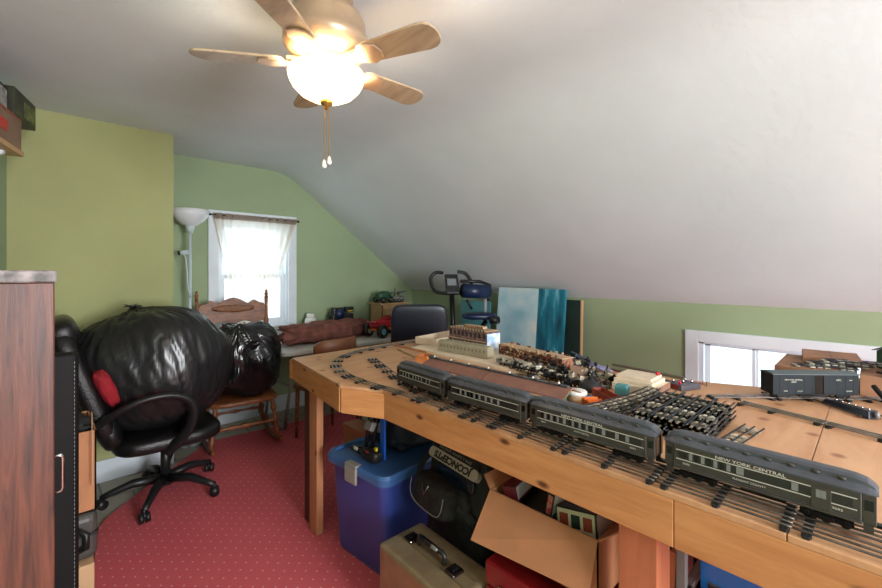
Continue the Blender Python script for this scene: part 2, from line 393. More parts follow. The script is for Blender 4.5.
# red carpet
rug = MB().prism([(.12,-2.6),(.185,2.45),(.24,2.98),(.285,3.10),(.5,3.35),(1.02,3.88),(1.1,3.91),(2.3,3.80),(3.3,3.72),(3.3,-2.6)], 0, .012).build('carpet', RUG, bevel=.004)
tag(rug, 'red carpet with a grid of small cream dots laid over the grey floor', 'carpet')

# ------------------------------------------------------------------ ceiling fan
FC = (.714,1.299)
fan = thing('ceiling_fan', 'tan five-blade ceiling fan with a glowing glass bowl light', 'ceiling fan', (FC[0],FC[1],ZC))
MB().lathe([(.001,0),(.10,0),(.11,-.03),(.10,-.07),(.07,-.09),(.001,-.09)],n=36).build('canopy', FANB, fan, True)
MB().lathe([(.001,-.08),(.085,-.085),(.09,-.10),(.075,-.11),(.075,-.13),(.085,-.14),(.085,-.155),(.118,-.165),(.130,-.19),(.130,-.235),(.142,-.245),(.142,-.265),(.12,-.295),(.08,-.31),(.001,-.31)],n=40).build('motor_housing', FANB, fan, True)
MB().lathe([(.001,-.30),(.07,-.305),(.075,-.33),(.062,-.345),(.085,-.352),(.09,-.367),(.001,-.367)],n=32).build('switch_housing', FANB, fan, True)
BOWL = emis('glowing_bowl_glass', (255,206,140), 3.2, (250,240,220))
prof = [(.124,-.357),(.1265,-.365),(.122,-.385),(.112,-.404),(.090,-.428),(.058,-.445),(.02,-.453),(.001,-.454),(.001,-.450),(.02,-.449),(.056,-.441),(.087,-.424),(.108,-.401),(.118,-.383),(.1225,-.366),(.120,-.357)]
MB().lathe(prof, n=48, cap=False).build('lamp_bowl', BOWL, fan, True)
MB().lathe([(.001,-.450),(.022,-.451),(.02,-.463),(.008,-.47),(.006,-.48),(.001,-.482)],n=20).build('finial', COPPER, fan, True)
for dx, L in ((.008,.17),(-.008,.185)):
    c_ = MB().cyl((dx,0,-.47),(dx*1.2,0,-.47-L),.0016,n=6).build('pull_chain', COPPER, fan)
    MB().lathe([(.001,-.47-L+.003),(.004,-.47-L),(.009,-.47-L-.018),(.008,-.47-L-.024),(.001,-.47-L-.027)],c=(dx*1.2,0,0),n=12).build('pull_knob', WHITEP, c_, True)
for k in range(5):
    a = R(1.5+72*k)
    T = Matrix.Rotation(a,4,'Z') @ Matrix.Translation((0,0,-.325)) @ Matrix.Rotation(R(-11),4,'X')
    m = MB(); m.T = T
    poly = []
    n = 10
    for i in range(n+1): poly.append((.165 + (.425-.05-.165)*i/n, -(.042+.012*i/n)))
    for i in range(9): t = -pi/2+pi*i/8; poly.append((.376+.052*max(0,cos(t))**.8, .054*sin(t)))
    for i in range(n+1): poly.append((.375-(.21)*i/n, .054-.012*i/n))
    for i in range(1,6): t = pi/2+pi*i/6; poly.append((.165+.03*cos(t), .042*sin(t)))
    m.prism(poly, -.004, .004)
    b = m.build('fan_blade', BLADE, fan, bevel=.0015)
    m = MB(); m.T = T
    m.prism([(.09,-.016),(.13,-.02),(.15,-.035),(.18,-.045),(.215,-.03),(.225,0),(.215,.03),(.18,.045),(.15,.035),(.13,.02),(.09,.016)], -.010, -.0042)
    m.T = Matrix.Rotation(a,4,'Z'); m.cbox((.10,0,-.318),(.06,.03,.012))
    m.build('blade_bracket', FANB, b, bevel=.002)

# ------------------------------------------------------------------ curtain on window 1
cur = thing('curtain', 'sheer cream curtain gathered to the middle over the back window', 'curtain')
def curt(z, u):
    k = max(0, min(1, (1.985-z)/1.02)); k2 = k**1.05
    l = 1.175 + (1.40-1.175)*k2; r = 1.985 - (1.985-1.66)*k2
    x = l+(r-l)*u
    y = BY-.055+.016*sin(u*2*pi*11+3*k*sin(u*9))*(.5+.8*k)+.006*sin(u*61)
    return (x, y, z)
NU, NV = 150, 34
m = MB(); vs = [curt(1.955-(1.955-.83)*j/NV, i/NU) for j in range(NV+1) for i in range(NU+1)]
m.add(vs, [(j*(NU+1)+i, j*(NU+1)+i+1, (j+1)*(NU+1)+i+1, (j+1)*(NU+1)+i) for j in range(NV) for i in range(NU)])
m.build('curtain_cloth', sheer('sheer_cream_cloth', (226,214,200), .72), cur, True)
m = MB(); vs = [(p[0],p[1]-.012,p[2]) for p in [curt(1.99-.055*j/3, i/NU) for j in range(4) for i in range(NU+1)]]
m.add(vs, [(j*(NU+1)+i, j*(NU+1)+i+1, (j+1)*(NU+1)+i+1, (j+1)*(NU+1)+i) for j in range(3) for i in range(NU)])
m.build('curtain_header', sheer('tan_header_cloth', (160,142,128), .9), cur, True)
m = MB().cyl((1.16,BY-.055,1.972),(2.0,BY-.055,1.972),.005,n=8); m.blob((1.155,BY-.055,1.972),(.012,.012,.012),nu=10,nv=6).blob((2.005,BY-.055,1.972),(.012,.012,.012),nu=10,nv=6)
m.box(1.155,1.162,BY-.055,BY-.024,1.968,1.976).box(1.998,2.005,BY-.055,BY-.024,1.968,1.976)
m.build('curtain_rod', BLACKM, cur, True)

# ------------------------------------------------------------------ torchiere lamp
lx, ly = .95, 4.06
fl = thing('floor_lamp', 'pale uplighter floor lamp with a wide white bowl and reading arm', 'floor lamp', (lx,ly,0))
MB().lathe([(.001,0),(.14,0),(.14,.015),(.12,.028),(.02,.035),(.001,.035)]).build('base', LAMPW, fl, True)
MB().cyl((0,0,.03),(0,0,1.80),.013,n=12).build('pole', LAMPW, fl, True)
MB().lathe([(.02,1.775),(.03,1.80),(.035,1.83),(.02,1.85),(.001,1.85)]).build('bowl_cup', LAMPW, fl, True)
MB().lathe([(.03,1.83),(.06,1.845),(.10,1.875),(.135,1.92),(.152,1.97),(.149,1.97),(.13,1.925),(.097,1.882),(.055,1.852),(.001,1.845)],n=36,cap=False).build('lamp_bowl', PALEW, fl, True)
m = MB().tube([(0,-.01,1.22),(-.02,-.02,1.30),(-.03,-.03,1.45),(-.04,-.03,1.56),(-.055,-.03,1.60)],.006,8)
ar = m.build('reading_arm', LAMPW, fl, True)
MB().cyl((-.085,-.03,1.60),(-.02,-.03,1.61),.016,.022,12).build('reading_head', LAMPW, ar, True)
MB().cyl((-.095,-.03,1.598),(-.083,-.03,1.60),.018,.018,12).build('switch', BLACKP, ar, True)

# ------------------------------------------------------------------ rocking chair
rc = thing('rocking_chair', 'oak rocking chair with a carved back and turned posts by the window', 'rocking chair', (1.24,3.72,.015), R(-8))
MB().blob((0,.0,.385),(.27,.25,.028),(.5,.45)).build('seat', OAK, rc, True)
def spindle(a, b, r, beads=((.2,1.5),(.35,.8),(.5,1.6),(.65,.8),(.8,1.4)), n=10):
    a = Vector(a); b = Vector(b); pts = []; rr = []
    N = 22
    for i in range(N+1):
        t = i/N; k = 1
        for p, s_ in beads: k += (s_-1)*math.exp(-((t-p)/.045)**2)
        pts.append(a.lerp(b,t)); rr.append(r*k)
    return MB().tube(pts, rr, n)
for sx in (-1,1):
    spindle((sx*.21,-.2,.37),(sx*.25,-.25,.045),.017).build('leg', OAK, rc, True)
    spindle((sx*.20,.2,.37),(sx*.24,.22,.045),.017).build('leg', OAK, rc, True)
    pts = [(sx*.247, -.36+.78*t, .02+.10*(2*(t-.45))**2*.8) for t in [i/14 for i in range(15)]]
    MB().tube(pts, .02, 8, flat=(.7,1)).build('rocker', OAK, rc, True)
    spindle((sx*.25,.2,.39),(sx*.285,.31,1.2),.016, ((.12,1.5),(.3,.8),(.5,1.3),(.72,1.5),(.9,.8))).build('back_post', OAK, rc, True)
    MB().lathe([(.001,0),(.012,.004),(.01,.012),(.017,.022),(.017,.03),(.008,.04),(.013,.05),(.011,.06),(.001,.068)],c=(sx*.285,.31,1.195),n=14).build('finial', OAK, rc, True)
    spindle((sx*.245,-.2,.13),(sx*.24,.2,.13),.011).build('stretcher', OAK, rc, True)
spindle((-.24,-.22,.2),(.24,-.22,.2),.013, ((.1,1.5),(.2,.8),(.3,1.6),(.5,2),(.7,1.6),(.8,.8),(.9,1.5))).build('front_rung', OAK, rc, True)
spindle((-.24,.2,.2),(.24,.2,.2),.011).build('back_rung', OAK, rc, True)
top = []
for i in range(41):
    u = -1+2*i/40; au = abs(u)
    top.append((.285*u, 1.14+.055*math.exp(-((au)/.35)**2)+.03*math.exp(-((au-.62)/.13)**2)-.02*(au>.93)-.012*math.exp(-((au-.42)/.08)**2)))
bot = [(.285*u, .955+.03*abs(sin(u*5))) for u in [1-2*i/20 for i in range(21)]]
poly = top+bot; n = len(poly)
m = MB(); m.add([(p[0],.285+(p[1]-1)*.14-.012,p[1]) for p in poly]+[(p[0],.285+(p[1]-1)*.14+.012,p[1]) for p in poly],
   [list(range(n))[::-1], list(range(n,2*n))]+[(i,(i+1)%n,(i+1)%n+n,i+n) for i in range(n)])
cr = m.build('crest_board', OAK, rc, bevel=.003)
CARV = wood('carved_oak', (86,50,26), (150,94,52), (3,3,3), .45, 22, bump=.6)
MB().blob((0,.27,1.10),(.17,.006,.032),nz=.2,ns=5).build('carving', CARV, cr, True)
for k in range(5):
    x = -.16+.08*k
    spindle((x,.215,.40),(x*1.1,.28,.97),.008).build('spindle', OAK, rc, True)

# ------------------------------------------------------------------ rubbish bags
def foldfn(kth, kph, amp, seed, nf=9):
    kd = Vector((cos(kth)*cos(kph), cos(kth)*sin(kph), sin(kth)))
    e1 = kd.cross(Vector((.3,1,.2))).normalized(); e2 = kd.cross(e1)
    def f(th, ph, d):
        dd = d.normalized(); c = dd.dot(kd); ang = math.acos(max(-1,min(1,c))); az = math.atan2(dd.dot(e2), dd.dot(e1))
        k = 1
        for q, (fr, am) in enumerate(((nf,1.0),(nf*2.3,.55),(nf*4.1,.3))):
            v = noise.noise(Vector((cos(az)*fr*.5, sin(az)*fr*.5, ang*1.3+seed+q*5)))
            k -= amp*am*(1-abs(v)*2.6)**2*(.35+.65*math.exp(-(ang/1.1)**2)) if abs(v) < .38 else 0
        k += .10*math.exp(-(ang/.10)**2)
        return k
    return f
def trash_bag(label, c, rad, rz, seed, kdir, nz, m_, amp, nf, e=(.85,.95)):
    t = thing('rubbish_bag', label, 'rubbish bag', (c[0],c[1],c[2]-rad[2]))
    MB().blob((0,0,rad[2]), rad, e, nz, 1.6, seed, 200, 130, (0,0,rz), foldfn(kdir[0],kdir[1],amp,seed,nf)).build('bag_body', m_, t, True)
    return t
b1c = (.56,3.225,.845)
tb = trash_bag('huge smooth black rubbish bag sitting on the office chair', b1c, (.43,.365,.375), R(-20), 3, (R(70),R(150)), .09, BAGM, .042, 9)
kn = Vector((-.115,.04,.375+.365))
m = MB()
for q in range(7):
    a = q*.9; m.tube([kn, kn+Vector((.02*cos(a),.02*sin(a),.02)), kn+Vector((.05*cos(a),.05*sin(a),.018+.015*sin(q*2)))],[.010,.007,.002],6)
m.build('knot', BAGM, tb, True)
tb2 = trash_bag('smaller crumpled black rubbish bag on the rocking chair', (1.27,3.68,.725), (.275,.25,.30), 0, 9, (R(55),R(240)), .14, BAGM2, .05, 7, (.65,.75))

# ------------------------------------------------------------------ office chair (executive)
oc = thing('office_chair', 'black leather swivel office chair holding the huge rubbish bag', 'office chair', (.605,3.18,.012), 0)
MB().blob((0,0,.41),(.29,.27,.055),(.5,.5),nu=40).build('seat', BLACKL, oc, True)
MB().cbox((0,0,.345),(.22,.2,.04)).build('seat_plate', BLACKM, oc, bevel=.006)
MB().cyl((0,0,.11),(0,0,.33),.028,.028,16).build('gas_column', BLACKP, oc, True)
MB().tube([(.02,-.1,.34),(.0,-.2,.33),(-.03,-.27,.315)],.007,8).build('lever', BLACKM, oc, True)
# backrest: curved pad leaning left
m = MB(); m.blob((-.40,0,.77),(.055,.26,.38),(.45,.5),nu=40,nv=30,rot=(0,R(-19),0)); bk = m.build('backrest', BLACKL, oc, True)
MB().blob((-.50,0,1.10),(.075,.21,.085),(.7,.6),rot=(0,R(-20),0)).build('headrest', BLACKL, bk, True)
m = MB(); m.blob((-.30,0,.52),(.055,.25,.10),(.6,.6),rot=(0,R(-15),0)); m.build('lumbar_roll', BLACKL, bk, True)
for sy in (-1,1):
    p = [(-.37,sy*.27,.60),(-.28,sy*.36,.68),(-.16,sy*.395,.73),(-.03,sy*.40,.725),(.055,sy*.395,.66),(.06,sy*.37,.54),(.01,sy*.31,.43),(-.04,sy*.24,.365)]
    pp = []
    for i in range(len(p)-1):
        for t in (0,.25,.5,.75):
            p0 = Vector(p[max(i-1,0)]); p1 = Vector(p[i]); p2 = Vector(p[i+1]); p3 = Vector(p[min(i+2,len(p)-1)])
            pp.append(.5*((2*p1)+(-p0+p2)*t+(2*p0-5*p1+4*p2-p3)*t*t+(-p0+3*p1-3*p2+p3)*t**3))
    pp.append(Vector(p[-1]))
    MB().tube(pp, .024, 12, flat=(1.35,.85)).build('armrest', BLACKP, oc, True)
MB().cyl((0,0,.075),(0,0,.13),.05,.035,16).build('hub', BLACKP, oc, True)
for k in range(5):
    a = R(25+72*k)
    lg = MB().tube([(.03*cos(a),.03*sin(a),.11),(.17*cos(a),.17*sin(a),.115),(.28*cos(a),.28*sin(a),.085),(.325*cos(a),.325*sin(a),.07)],[.03,.026,.02,.018],10).build('base_leg', BLACKP, oc, True)
    c = Vector((.325*cos(a),.325*sin(a),.031)); t = Vector((-sin(a+.6),cos(a+.6),0))
    m = MB(); m.cyl(c-t*.026, c-t*.006, .028,n=18).cyl(c+t*.006, c+t*.026, .028,n=18).cyl(c-t*.008+Vector((0,0,.012)), c+t*.008+Vector((0,0,.012)), .02,n=12).cyl(c+Vector((0,0,.01)),c+Vector((0,0,.05)),.008,n=8)
    m.build('caster', BLACKP, lg, True)
rp = MB().blob((.285,2.975,.80),(.04,.06,.11),(.7,.7),.12,3,7,rot=(0,R(-22),R(8))).build('red_cushion', REDC, None, True)
tag(rp, 'crumpled red cushion wedged between the office chair back and bag', 'cushion')

# ------------------------------------------------------------------ left foreground: cabinet, panel, boxes
cb = thing('wooden_cabinet', 'tall dark reddish wooden cabinet at the left edge with a metal pull', 'cabinet', (0,1.5,0))
m = MB().box(-.42,.037,0,.34,.0,1.42); m.build('body', CABW, cb, bevel=.003)
MB().box(-.44,.042,-.012,.35,1.42,1.452).build('top', CABTOP, cb, bevel=.004)
dr = MB().box(.037,.0375,.02,.32,.06,1.38).build('door', CABW, cb)
zh = 1.45-(474-271)/420*1.12
MB().tube([(.030,.018,zh+.048),(.050,.018,zh+.048),(.0535,.018,zh+.04),(.0535,.018,zh-.04),(.050,.018,zh-.048),(.030,.018,zh-.048)],.0042,8).build('handle', CHROME, dr, True)
lp = thing('leather_panel', 'upright black leather panel with pale edge stitching behind the cabinet', 'leather panel', (0,1.95,0))
m = MB().box(-.35,.112,0,.05,.0,1.165); m.build('panel_body', mat('smooth_black_leather', (20,18,18), .6, var=.15, scale=6, spec=.2), lp, bevel=.018, seg=4)
m = MB()
for k in range(76): m.box(.099,.1003,-.002,.0005,.03+k*.0146,.038+k*.0146)
m.build('stitching', GREYP, lp)['kind'] = 'stuff'

cd = thing('cardboard_box', 'tall brown cardboard box standing behind the black leather panel', 'box', (0,2.27,.45))
m = MB(); x0,x1,y0,y1,z1 = -.25,.185,0,.34,.335
m.box(x0,x1,y0,y0+.006,0,z1).box(x0,x1,y1-.006,y1,0,z1).box(x0,x0+.006,y0,y1,0,z1).box(x1-.006,x1,y0,y1,0,z1).box(x0,x1,y0,y1,0,.006)
m.build('box_body', CARD, cd)
MB().cbox((.168,-.03,.27),(.002,.02,.3),(0,0,0)).build('flap', CARDL, cd)
MB().blob((-.02,.17,.32),(.19,.15,.05),(.6,.6),.3,5,2).build('contents', NYLON, cd, True)
tb_ = thing('plastic_case', 'dark grey plastic case sandwiched under the tall cardboard box', 'case', (0,2.25,.26))
MB().box(-.25,.19,0,.36,0,.19).build('case_body', mat('grey_case_plastic', (72,70,66), .4), tb_, bevel=.03, seg=4)
MB().tube([(.12,-.004,.05),(.15,-.03,.07),(.15,-.03,.12),(.12,-.004,.14)],.012,8).build('handle', BLACKP, tb_, True)
MB().box(-.25,.19,-.002,.362,.10,.112).build('seam_band', BLACKP, tb_)
t = thing('cardboard_carton', 'low tan carton on the floor under the grey plastic case', 'box', (0,2.22,.013))
MB().box(-.26,.175,0,.42,0,.245).build('carton_body', CARDL, t, bevel=.003)
MB().box(-.26,.175,.19,.23,.2452,.2458).build('tape', CARD, t)

# shelf high on the left wall
sh = thing('wall_shelf', 'light wooden shelf high on the left wall holding boxes', 'shelf', (-.04,3.07,2.04), -WA)
MB().box(-.245,0,-1.4,0,0,.025).build('board', SHELFW, sh, bevel=.002)
MB().box(-.258,-.238,-1.4,-.0,-.08,0).build('wall_cleat', TRIM, sh, bevel=.002)
for yy in (-.12,-1.2):
    m = MB(); m.prism([(-.24,0),(-.04,0),(-.04,-.015),(-.225,-.11),(-.24,-.11)],-.012,.012)
    b = m.build('bracket', TRIM, sh, loc=(0,yy,0), rot=(R(90),0,0))
def lbox(name, label, x0,x1,y0,y1,z0,h, m_, lid=None):
    t = thing(name, label, 'box', (-.04,3.07,z0), -WA)
    MB().box(x0,x1,y0,y1,0,h).build('box_body', m_, t, bevel=.002)
    return t
t = lbox('toy_box', 'red-edged toy train box nearest on the high shelf', -.22,-.005,-.62,-.02,2.066,.158, mat('brown_print_card', (120,92,76), .6, c2=(140,110,90), scale=5))
m = MB(); m.box(-.222,-.0035,-.623,-.6,0,.158).box(-.222,-.0035,-.623,-.03,.146,.158); m.build('red_edge', REDM, t)
MB().box(-.0045,-.003,-.42,-.2,.05,.10).build('red_print', REDP, t)
t = lbox('black_storage_box', 'black printed box overhanging on top of the red-edged box', -.2,.0,-.13,.17,2.225,.135, mat('black_print_card', (30,30,28), .5, c2=(60,66,40), scale=8))
MB().box(.0001,.0015,.0,.15,.02,.10).build('print_label', mat('olive_print', (90,96,52), .6, var=.3, scale=30), t)
t = lbox('photo_box', 'silver patterned box on top of the red-edged box, nearer than the black one', -.2,-.02,-.6,-.15,2.226,.11, mat('speckled_silver_card', (70,70,70), .5, c2=(190,185,180), scale=20))
MB().box(-.202,-.018,-.602,-.148,.10,.112).build('lid', BLACKP, t)

# ------------------------------------------------------------------ white folding table with its things
ft = thing('folding_table', 'white plastic folding table under the back window', 'table', (0,0,0))
def rounded(x0,x1,y0,y1,r,n=6):
    p = []
    for cx,cy,a0 in ((x1-r,y0+r,-90),(x1-r,y1-r,0),(x0+r,y1-r,90),(x0+r,y0+r,180)):
        for i in range(n+1): a = R(a0+90*i/n); p.append((cx+r*cos(a),cy+r*sin(a)))
    return p
MB().prism(rounded(1.56,3.36,3.60,4.235,.06),.69,.73).build('tabletop', LGREY, ft, bevel=.008)
for x in (1.64,3.2):
    for y in (3.70,4.14):
        MB().tube([(x+.05,y,.69),(x+.03,y,.4),(x-.02,y,.03)],.014,10).build('leg', mat('grey_leg_metal',(150,152,150),.4,.5) if x==1.64 and y==3.7 else bpy.data.materials['grey_leg_metal'], ft, True)
    MB().tube([(x-.02,3.7,.028),(x-.02,4.14,.028)],.014,8).build('foot_bar', bpy.data.materials['grey_leg_metal'], ft, True)
    MB().tube([(x+.03,3.7,.4),(x+.03,4.14,.4)],.011,8).build('cross_bar', bpy.data.materials['grey_leg_metal'], ft, True)
TZ = .731
def tw(th, ph, d):
    return 1+.05*sin(ph*1+d.x*9)+.06*max(0,-d.x)*sin(d.z*14+d.y*11)
m = MB(); m.blob((0,0,.098),(.49,.125,.10),(.55,.62),.20,3.5,4,80,44,(0,0,R(5)),tw)
tag(m.build('duffel_bag', TOWEL, None, True, loc=(2.20,3.98,TZ)), 'long maroon cloth bundle lying across the white folding table', 'cloth bundle')
j = thing('white_jar', 'squat white jar behind the maroon cloth bundle', 'jar', (2.10,4.16,TZ)); j.scale = (1,1,1.22)
MB().lathe([(.001,0),(.055,0),(.06,.02),(.06,.16),(.05,.18),(.035,.185),(.001,.185)]).build('jar_body', WHITEP, j, True)
MB().lathe([(.001,.185),(.042,.185),(.042,.215),(.038,.22),(.001,.22)]).build('lid', WHITEP, j, True)
sp_ = thing('camcorder', 'black and blue camera gear behind the maroon bundle', 'camera', (2.45,4.13,TZ)); sp_.scale = (1.1,1,1.22)
MB().cbox((0,0,.10),(.24,.1,.2)).build('case_body', BLACKP, sp_, bevel=.012)
MB().cyl((-.05,-.09,.205),(-.05,-.03,.205),.042,n=24).build('lens', NAVY, sp_, True)
MB().cbox((-.05,.0,.215),(.11,.08,.085)).build('camera_body', BLACKP, sp_, bevel=.012)
MB().cbox((.08,-.01,.235),(.09,.07,.05)).build('battery_pack', BLACKP, sp_, bevel=.008)
MB().cbox((.08,-.048,.225),(.06,.004,.008)).build('yellow_stripe', YEL, sp_)
def toy_wheel(p, c, r, w, ax=(0,1,0), name='wheel', m1=None, m2=None):
    ax = Vector(ax).normalized(); c = Vector(c)
    o = MB().cyl(c-ax*w/2, c+ax*w/2, r, n=20).build(name, m1 or BLACKP, p, True)
    MB().cyl(c-ax*(w/2+.001), c+ax*(w/2+.001), r*.5, n=14).build('rim', m2 or CHROME, o)
    return o
rcx = thing('remote_control_car', 'red remote control buggy with chunky tyres on the folding table', 'toy car', (2.82,3.80,TZ), R(8)); rcx.scale = (1.15,.9,1.2)
MB().blob((0,0,.115),(.2,.085,.04),(.8,.8),.15,4,3).build('car_body', REDP, rcx, True)
MB().blob((.02,0,.15),(.08,.055,.03),(.7,.7)).build('cockpit', REDC, rcx, True)
MB().cbox((0,0,.07),(.34,.1,.02)).build('chassis', ORANGE, rcx, bevel=.004)
MB().cbox((-.19,0,.14),(.04,.17,.008),(0,R(15),0)).build('rear_wing', REDP, rcx)
for dx in (-.14,.14):
    for dy in (-.12,.12): toy_wheel(rcx, (dx,dy,.058), .058, .05)
    MB().cyl((dx,-.1,.06),(dx,.1,.06),.008,n=8).build('axle', CHROME, rcx)
cr2 = thing('wooden_crate', 'pale wooden crate behind the red buggy on the folding table', 'crate', (3.08,4.09,TZ))
m = MB()
for k in range(5): m.box(-.19,.19,-.12,-.108,.02+k*.062,.075+k*.062).box(-.19,.19,.108,.12,.02+k*.062,.075+k*.062)
m.box(-.19,-.178,-.12,.12,0,.33).box(.178,.19,-.12,.12,0,.33).box(-.19,.19,-.12,.12,0,.012).box(-.22,.22,-.14,.14,.33,.342)
m.build('crate_body', SHELFW, cr2)
gt = thing('toy_tractor', 'dark green toy truck sitting on the pale wooden crate', 'toy truck', (2.98,4.07,TZ+.344), R(12))
MB().blob((0,0,.075),(.10,.06,.05),(.6,.6),.1,5,2).build('truck_body', GREENP, gt, True)
MB().cbox((.03,0,.11),(.07,.08,.05)).build('cab', GREENP, gt, bevel=.012)
for dx in (-.065,.065):
    for dy in (-.06,.06): toy_wheel(gt, (dx,dy,.036), .036, .03)
dn = thing('model_tank', 'grey toy gun carriage on the crate beside the green truck', 'toy', (3.16,4.05,TZ+.344), R(-20))
MB().cbox((0,0,.05),(.16,.09,.04)).build('hull', mat('grey_toy_metal',(96,98,92),.45,.3,var=.2,scale=30), dn, bevel=.006)
GTM = bpy.data.materials['grey_toy_metal']
MB().cyl((-.02,0,.07),(-.02,0,.17),.012,.006,10).build('mast', GTM, dn, True)
MB().cyl((-.08,0,.11),(.13,0,.125),.008,.006,10).build('barrel', GTM, dn, True)
for k in range(4):
    for dy in (-.05,.05): toy_wheel(dn, (-.06+.04*k,dy,.022), .021, .015, m2=GTM)
MB().cbox((.05,0,.095),(.06,.1,.03)).build('shield', GTM, dn)
cw = thing('wooden_blocks', 'stack of carved wooden slats right of the crate', 'wooden slats', (3.29,3.78,TZ))
for k in range(5): MB().cbox((0,0,.02+.042*k),(.10,.26,.038),(0,0,R(random.uniform(-8,8)))).build('slat', SHELFW, cw, bevel=.004)

# brown wooden chair + black desk chair between the tables
bc = thing('wooden_chair', 'brown chair with a curved leather back between the two tables', 'chair', (1.86,3.12,.013), R(8))
n = 26; rs = []
for i in range(n+1):
    a = R(-62+124*i/n); ca, sa = cos(a), sin(a)
    h = .875-.055*abs((i/n-.5)*2)**6; lo = .70
    x, y = .255*sa, .19-.22*ca
    x2, y2 = .235*sa, .19-.20*ca
    rs.append([(x,y,lo),(x,y,h-.008),((x+x2)/2,(y+y2)/2,h),(x2,y2,h-.008),(x2,y2,lo)])
MB().rings(rs).build('backrest', LEATH, bc, True)
MB().prism(rounded(-.22,.22,-.02,.42,.06),.43,.47).build('seat', LEATH, bc, bevel=.01)
for dx in (-.19,.19):
    MB().cyl((dx,.38,0),(dx*.95,.37,.44),.014,.02,10).build('leg', OAK, bc, True)
    MB().tube([(dx,.02,0),(dx*.95,.02,.44),(dx*1.05,.03,.72)],[.014,.02,.016],10).build('leg', OAK, bc, True)
dc = thing('desk_chair', 'dark navy leather desk chair with its square back to the train table', 'office chair', (2.50,2.87,.013), R(-38))
MB().blob((0,.03,.87),(.255,.042,.265),(.28,.3),nu=48,nv=26,rot=(R(7),0,0)).build('backrest', NAVYL, dc, True)
MB().blob((0,.30,.47),(.25,.24,.05),(.5,.4)).build('seat', NAVYL, dc, True)
MB().tube([(0,.05,.75),(0,.02,.5),(0,.12,.41),(0,.3,.41)],.022,8,flat=(1.8,.5)).build('back_bar', BLACKM, dc, True)
MB().cyl((0,.28,.1),(0,.28,.42),.025,n=12).build('gas_column', BLACKM, dc, True)
for k in range(5):
    a = R(18+72*k); lg = MB().tube([(0,.28,.1),(.28*cos(a),.28+.28*sin(a),.07)],[.025,.016],8).build('base_leg', BLACKP, dc, True)
    MB().cyl((.28*cos(a)-.02,.28+.28*sin(a),.027),(.28*cos(a)+.02,.28+.28*sin(a),.027),.026,n=14).build('caster', BLACKP, lg, True)
for sx in (-1,1): MB().tube([(sx*.26,.02,.72),(sx*.30,.12,.70),(sx*.30,.36,.70),(sx*.27,.38,.5),(sx*.2,.34,.43)],.016,8).build('armrest', BLACKP, dc, True)

# ------------------------------------------------------------------ exercise bike
eb = thing('exercise_bike', 'folding exercise bike with curved handlebars and navy pads in the corner', 'exercise bike', (2.92,2.87,0.013), R(-40))
# local: handlebars at x=0, seat towards +x
def bz(pts, k=6):
    out = []
    for i in range(len(pts)-1):
        p0 = Vector(pts[max(i-1,0)]); p1 = Vector(pts[i]); p2 = Vector(pts[i+1]); p3 = Vector(pts[min(i+2,len(pts)-1)])
        for q in range(k):
            t = q/k; out.append(.5*((2*p1)+(-p0+p2)*t+(2*p0-5*p1+4*p2-p3)*t*t+(-p0+3*p1-3*p2+p3)*t**3))
    out.append(Vector(pts[-1])); return out
hb = bz([(-.10,-.12,1.42),(-.17,-.17,1.42),(-.215,-.17,1.36),(-.17,-.13,1.25),(-.06,-.05,1.22),(.06,.0,1.22),(.17,.02,1.22),(.19,-.02,1.32),(.13,-.05,1.41),(.05,-.07,1.43)])
MB().tube(hb,.0165,10).build('handlebar', BLACKP, eb, True)
MB().cbox((.0,-.02,1.31),(.13,.03,.20),(R(-22),R(0),R(10))).build('console', BLACKP, eb, bevel=.008)
MB().cbox((-.003,-.038,1.33),(.09,.004,.07),(R(-22),0,R(10))).build('console_screen', mat('grey_screen',(120,126,130),.25), eb)
MB().cyl((.0,.0,1.22),(.03,.06,.5),.026,n=14).build('handle_post', BLACKM, eb, True)
MB().tube([(.03,.05,.72),(-.04,.1,.4),(-.02,.15,.05)],.024,10).build('front_frame', BLACKM, eb, True)
MB().cyl((-.25,.15,.045),(.25,.15,.045),.025,n=12).build('front_foot', BLACKP, eb, True)
MB().tube([(.03,.06,.5),(.34,.0,.95)],.024,10).build('seat_frame', BLACKM, eb, True)
MB().cyl((.33,.02,.9),(.33,.0,1.22),.017,n=10).build('backrest_post', GREYP, eb, True)
MB().cyl((.10,-.1,1.25),(.36,.02,1.23),.068,n=24).build('backrest_pad', NAVY, eb, True)
MB().tube([(.08,-.1,1.34),(.27,-.02,1.335),(.38,.03,1.30),(.385,.03,1.17),(.35,.02,1.15)],.016,10).build('backrest_handle', BLACKP, eb, True)
MB().blob((.27,-.02,1.0),(.17,.12,.035),(.7,.7)).build('seat', NAVY, eb, True)
MB().cyl((.34,-.22,.98),(.42,-.2,.98),.035,n=16).build('seat_knob', BLACKP, eb, True)
MB().lathe([(.001,-.03),(.16,-.03),(.17,-.015),(.17,.015),(.16,.03),(.001,.03)],n=32).build('flywheel', NAVY, eb, True, loc=(.02,.1,.42), rot=(R(90),0,0))
MB().tube([(.02,.04,.42),(.02,-.06,.42),(.02,-.06,.28),(.02,-.14,.28)],.01,8).build('crank', CHROME, eb, True)
MB().cyl((.14,-.06,1.16),(.19,-.05,1.07),.013,n=8).build('tension_lever', BLACKP, eb, True)
MB().tube([(.34,0,.5),(.42,.05,.05)],.022,10).build('rear_frame', BLACKM, eb, True)
MB().cyl((.42,-.2,.03),(.42,.25,.03),.024,n=12).build('rear_foot', BLACKP, eb, True)
t = MB().cbox((0,0,.55),(.016,.42,1.1),(0,R(3),0)).build('foam_board', TEALC, None, bevel=.004, loc=(3.37,2.98,.03))
tag(t, 'pale turquoise board standing behind the exercise bike', 'board')

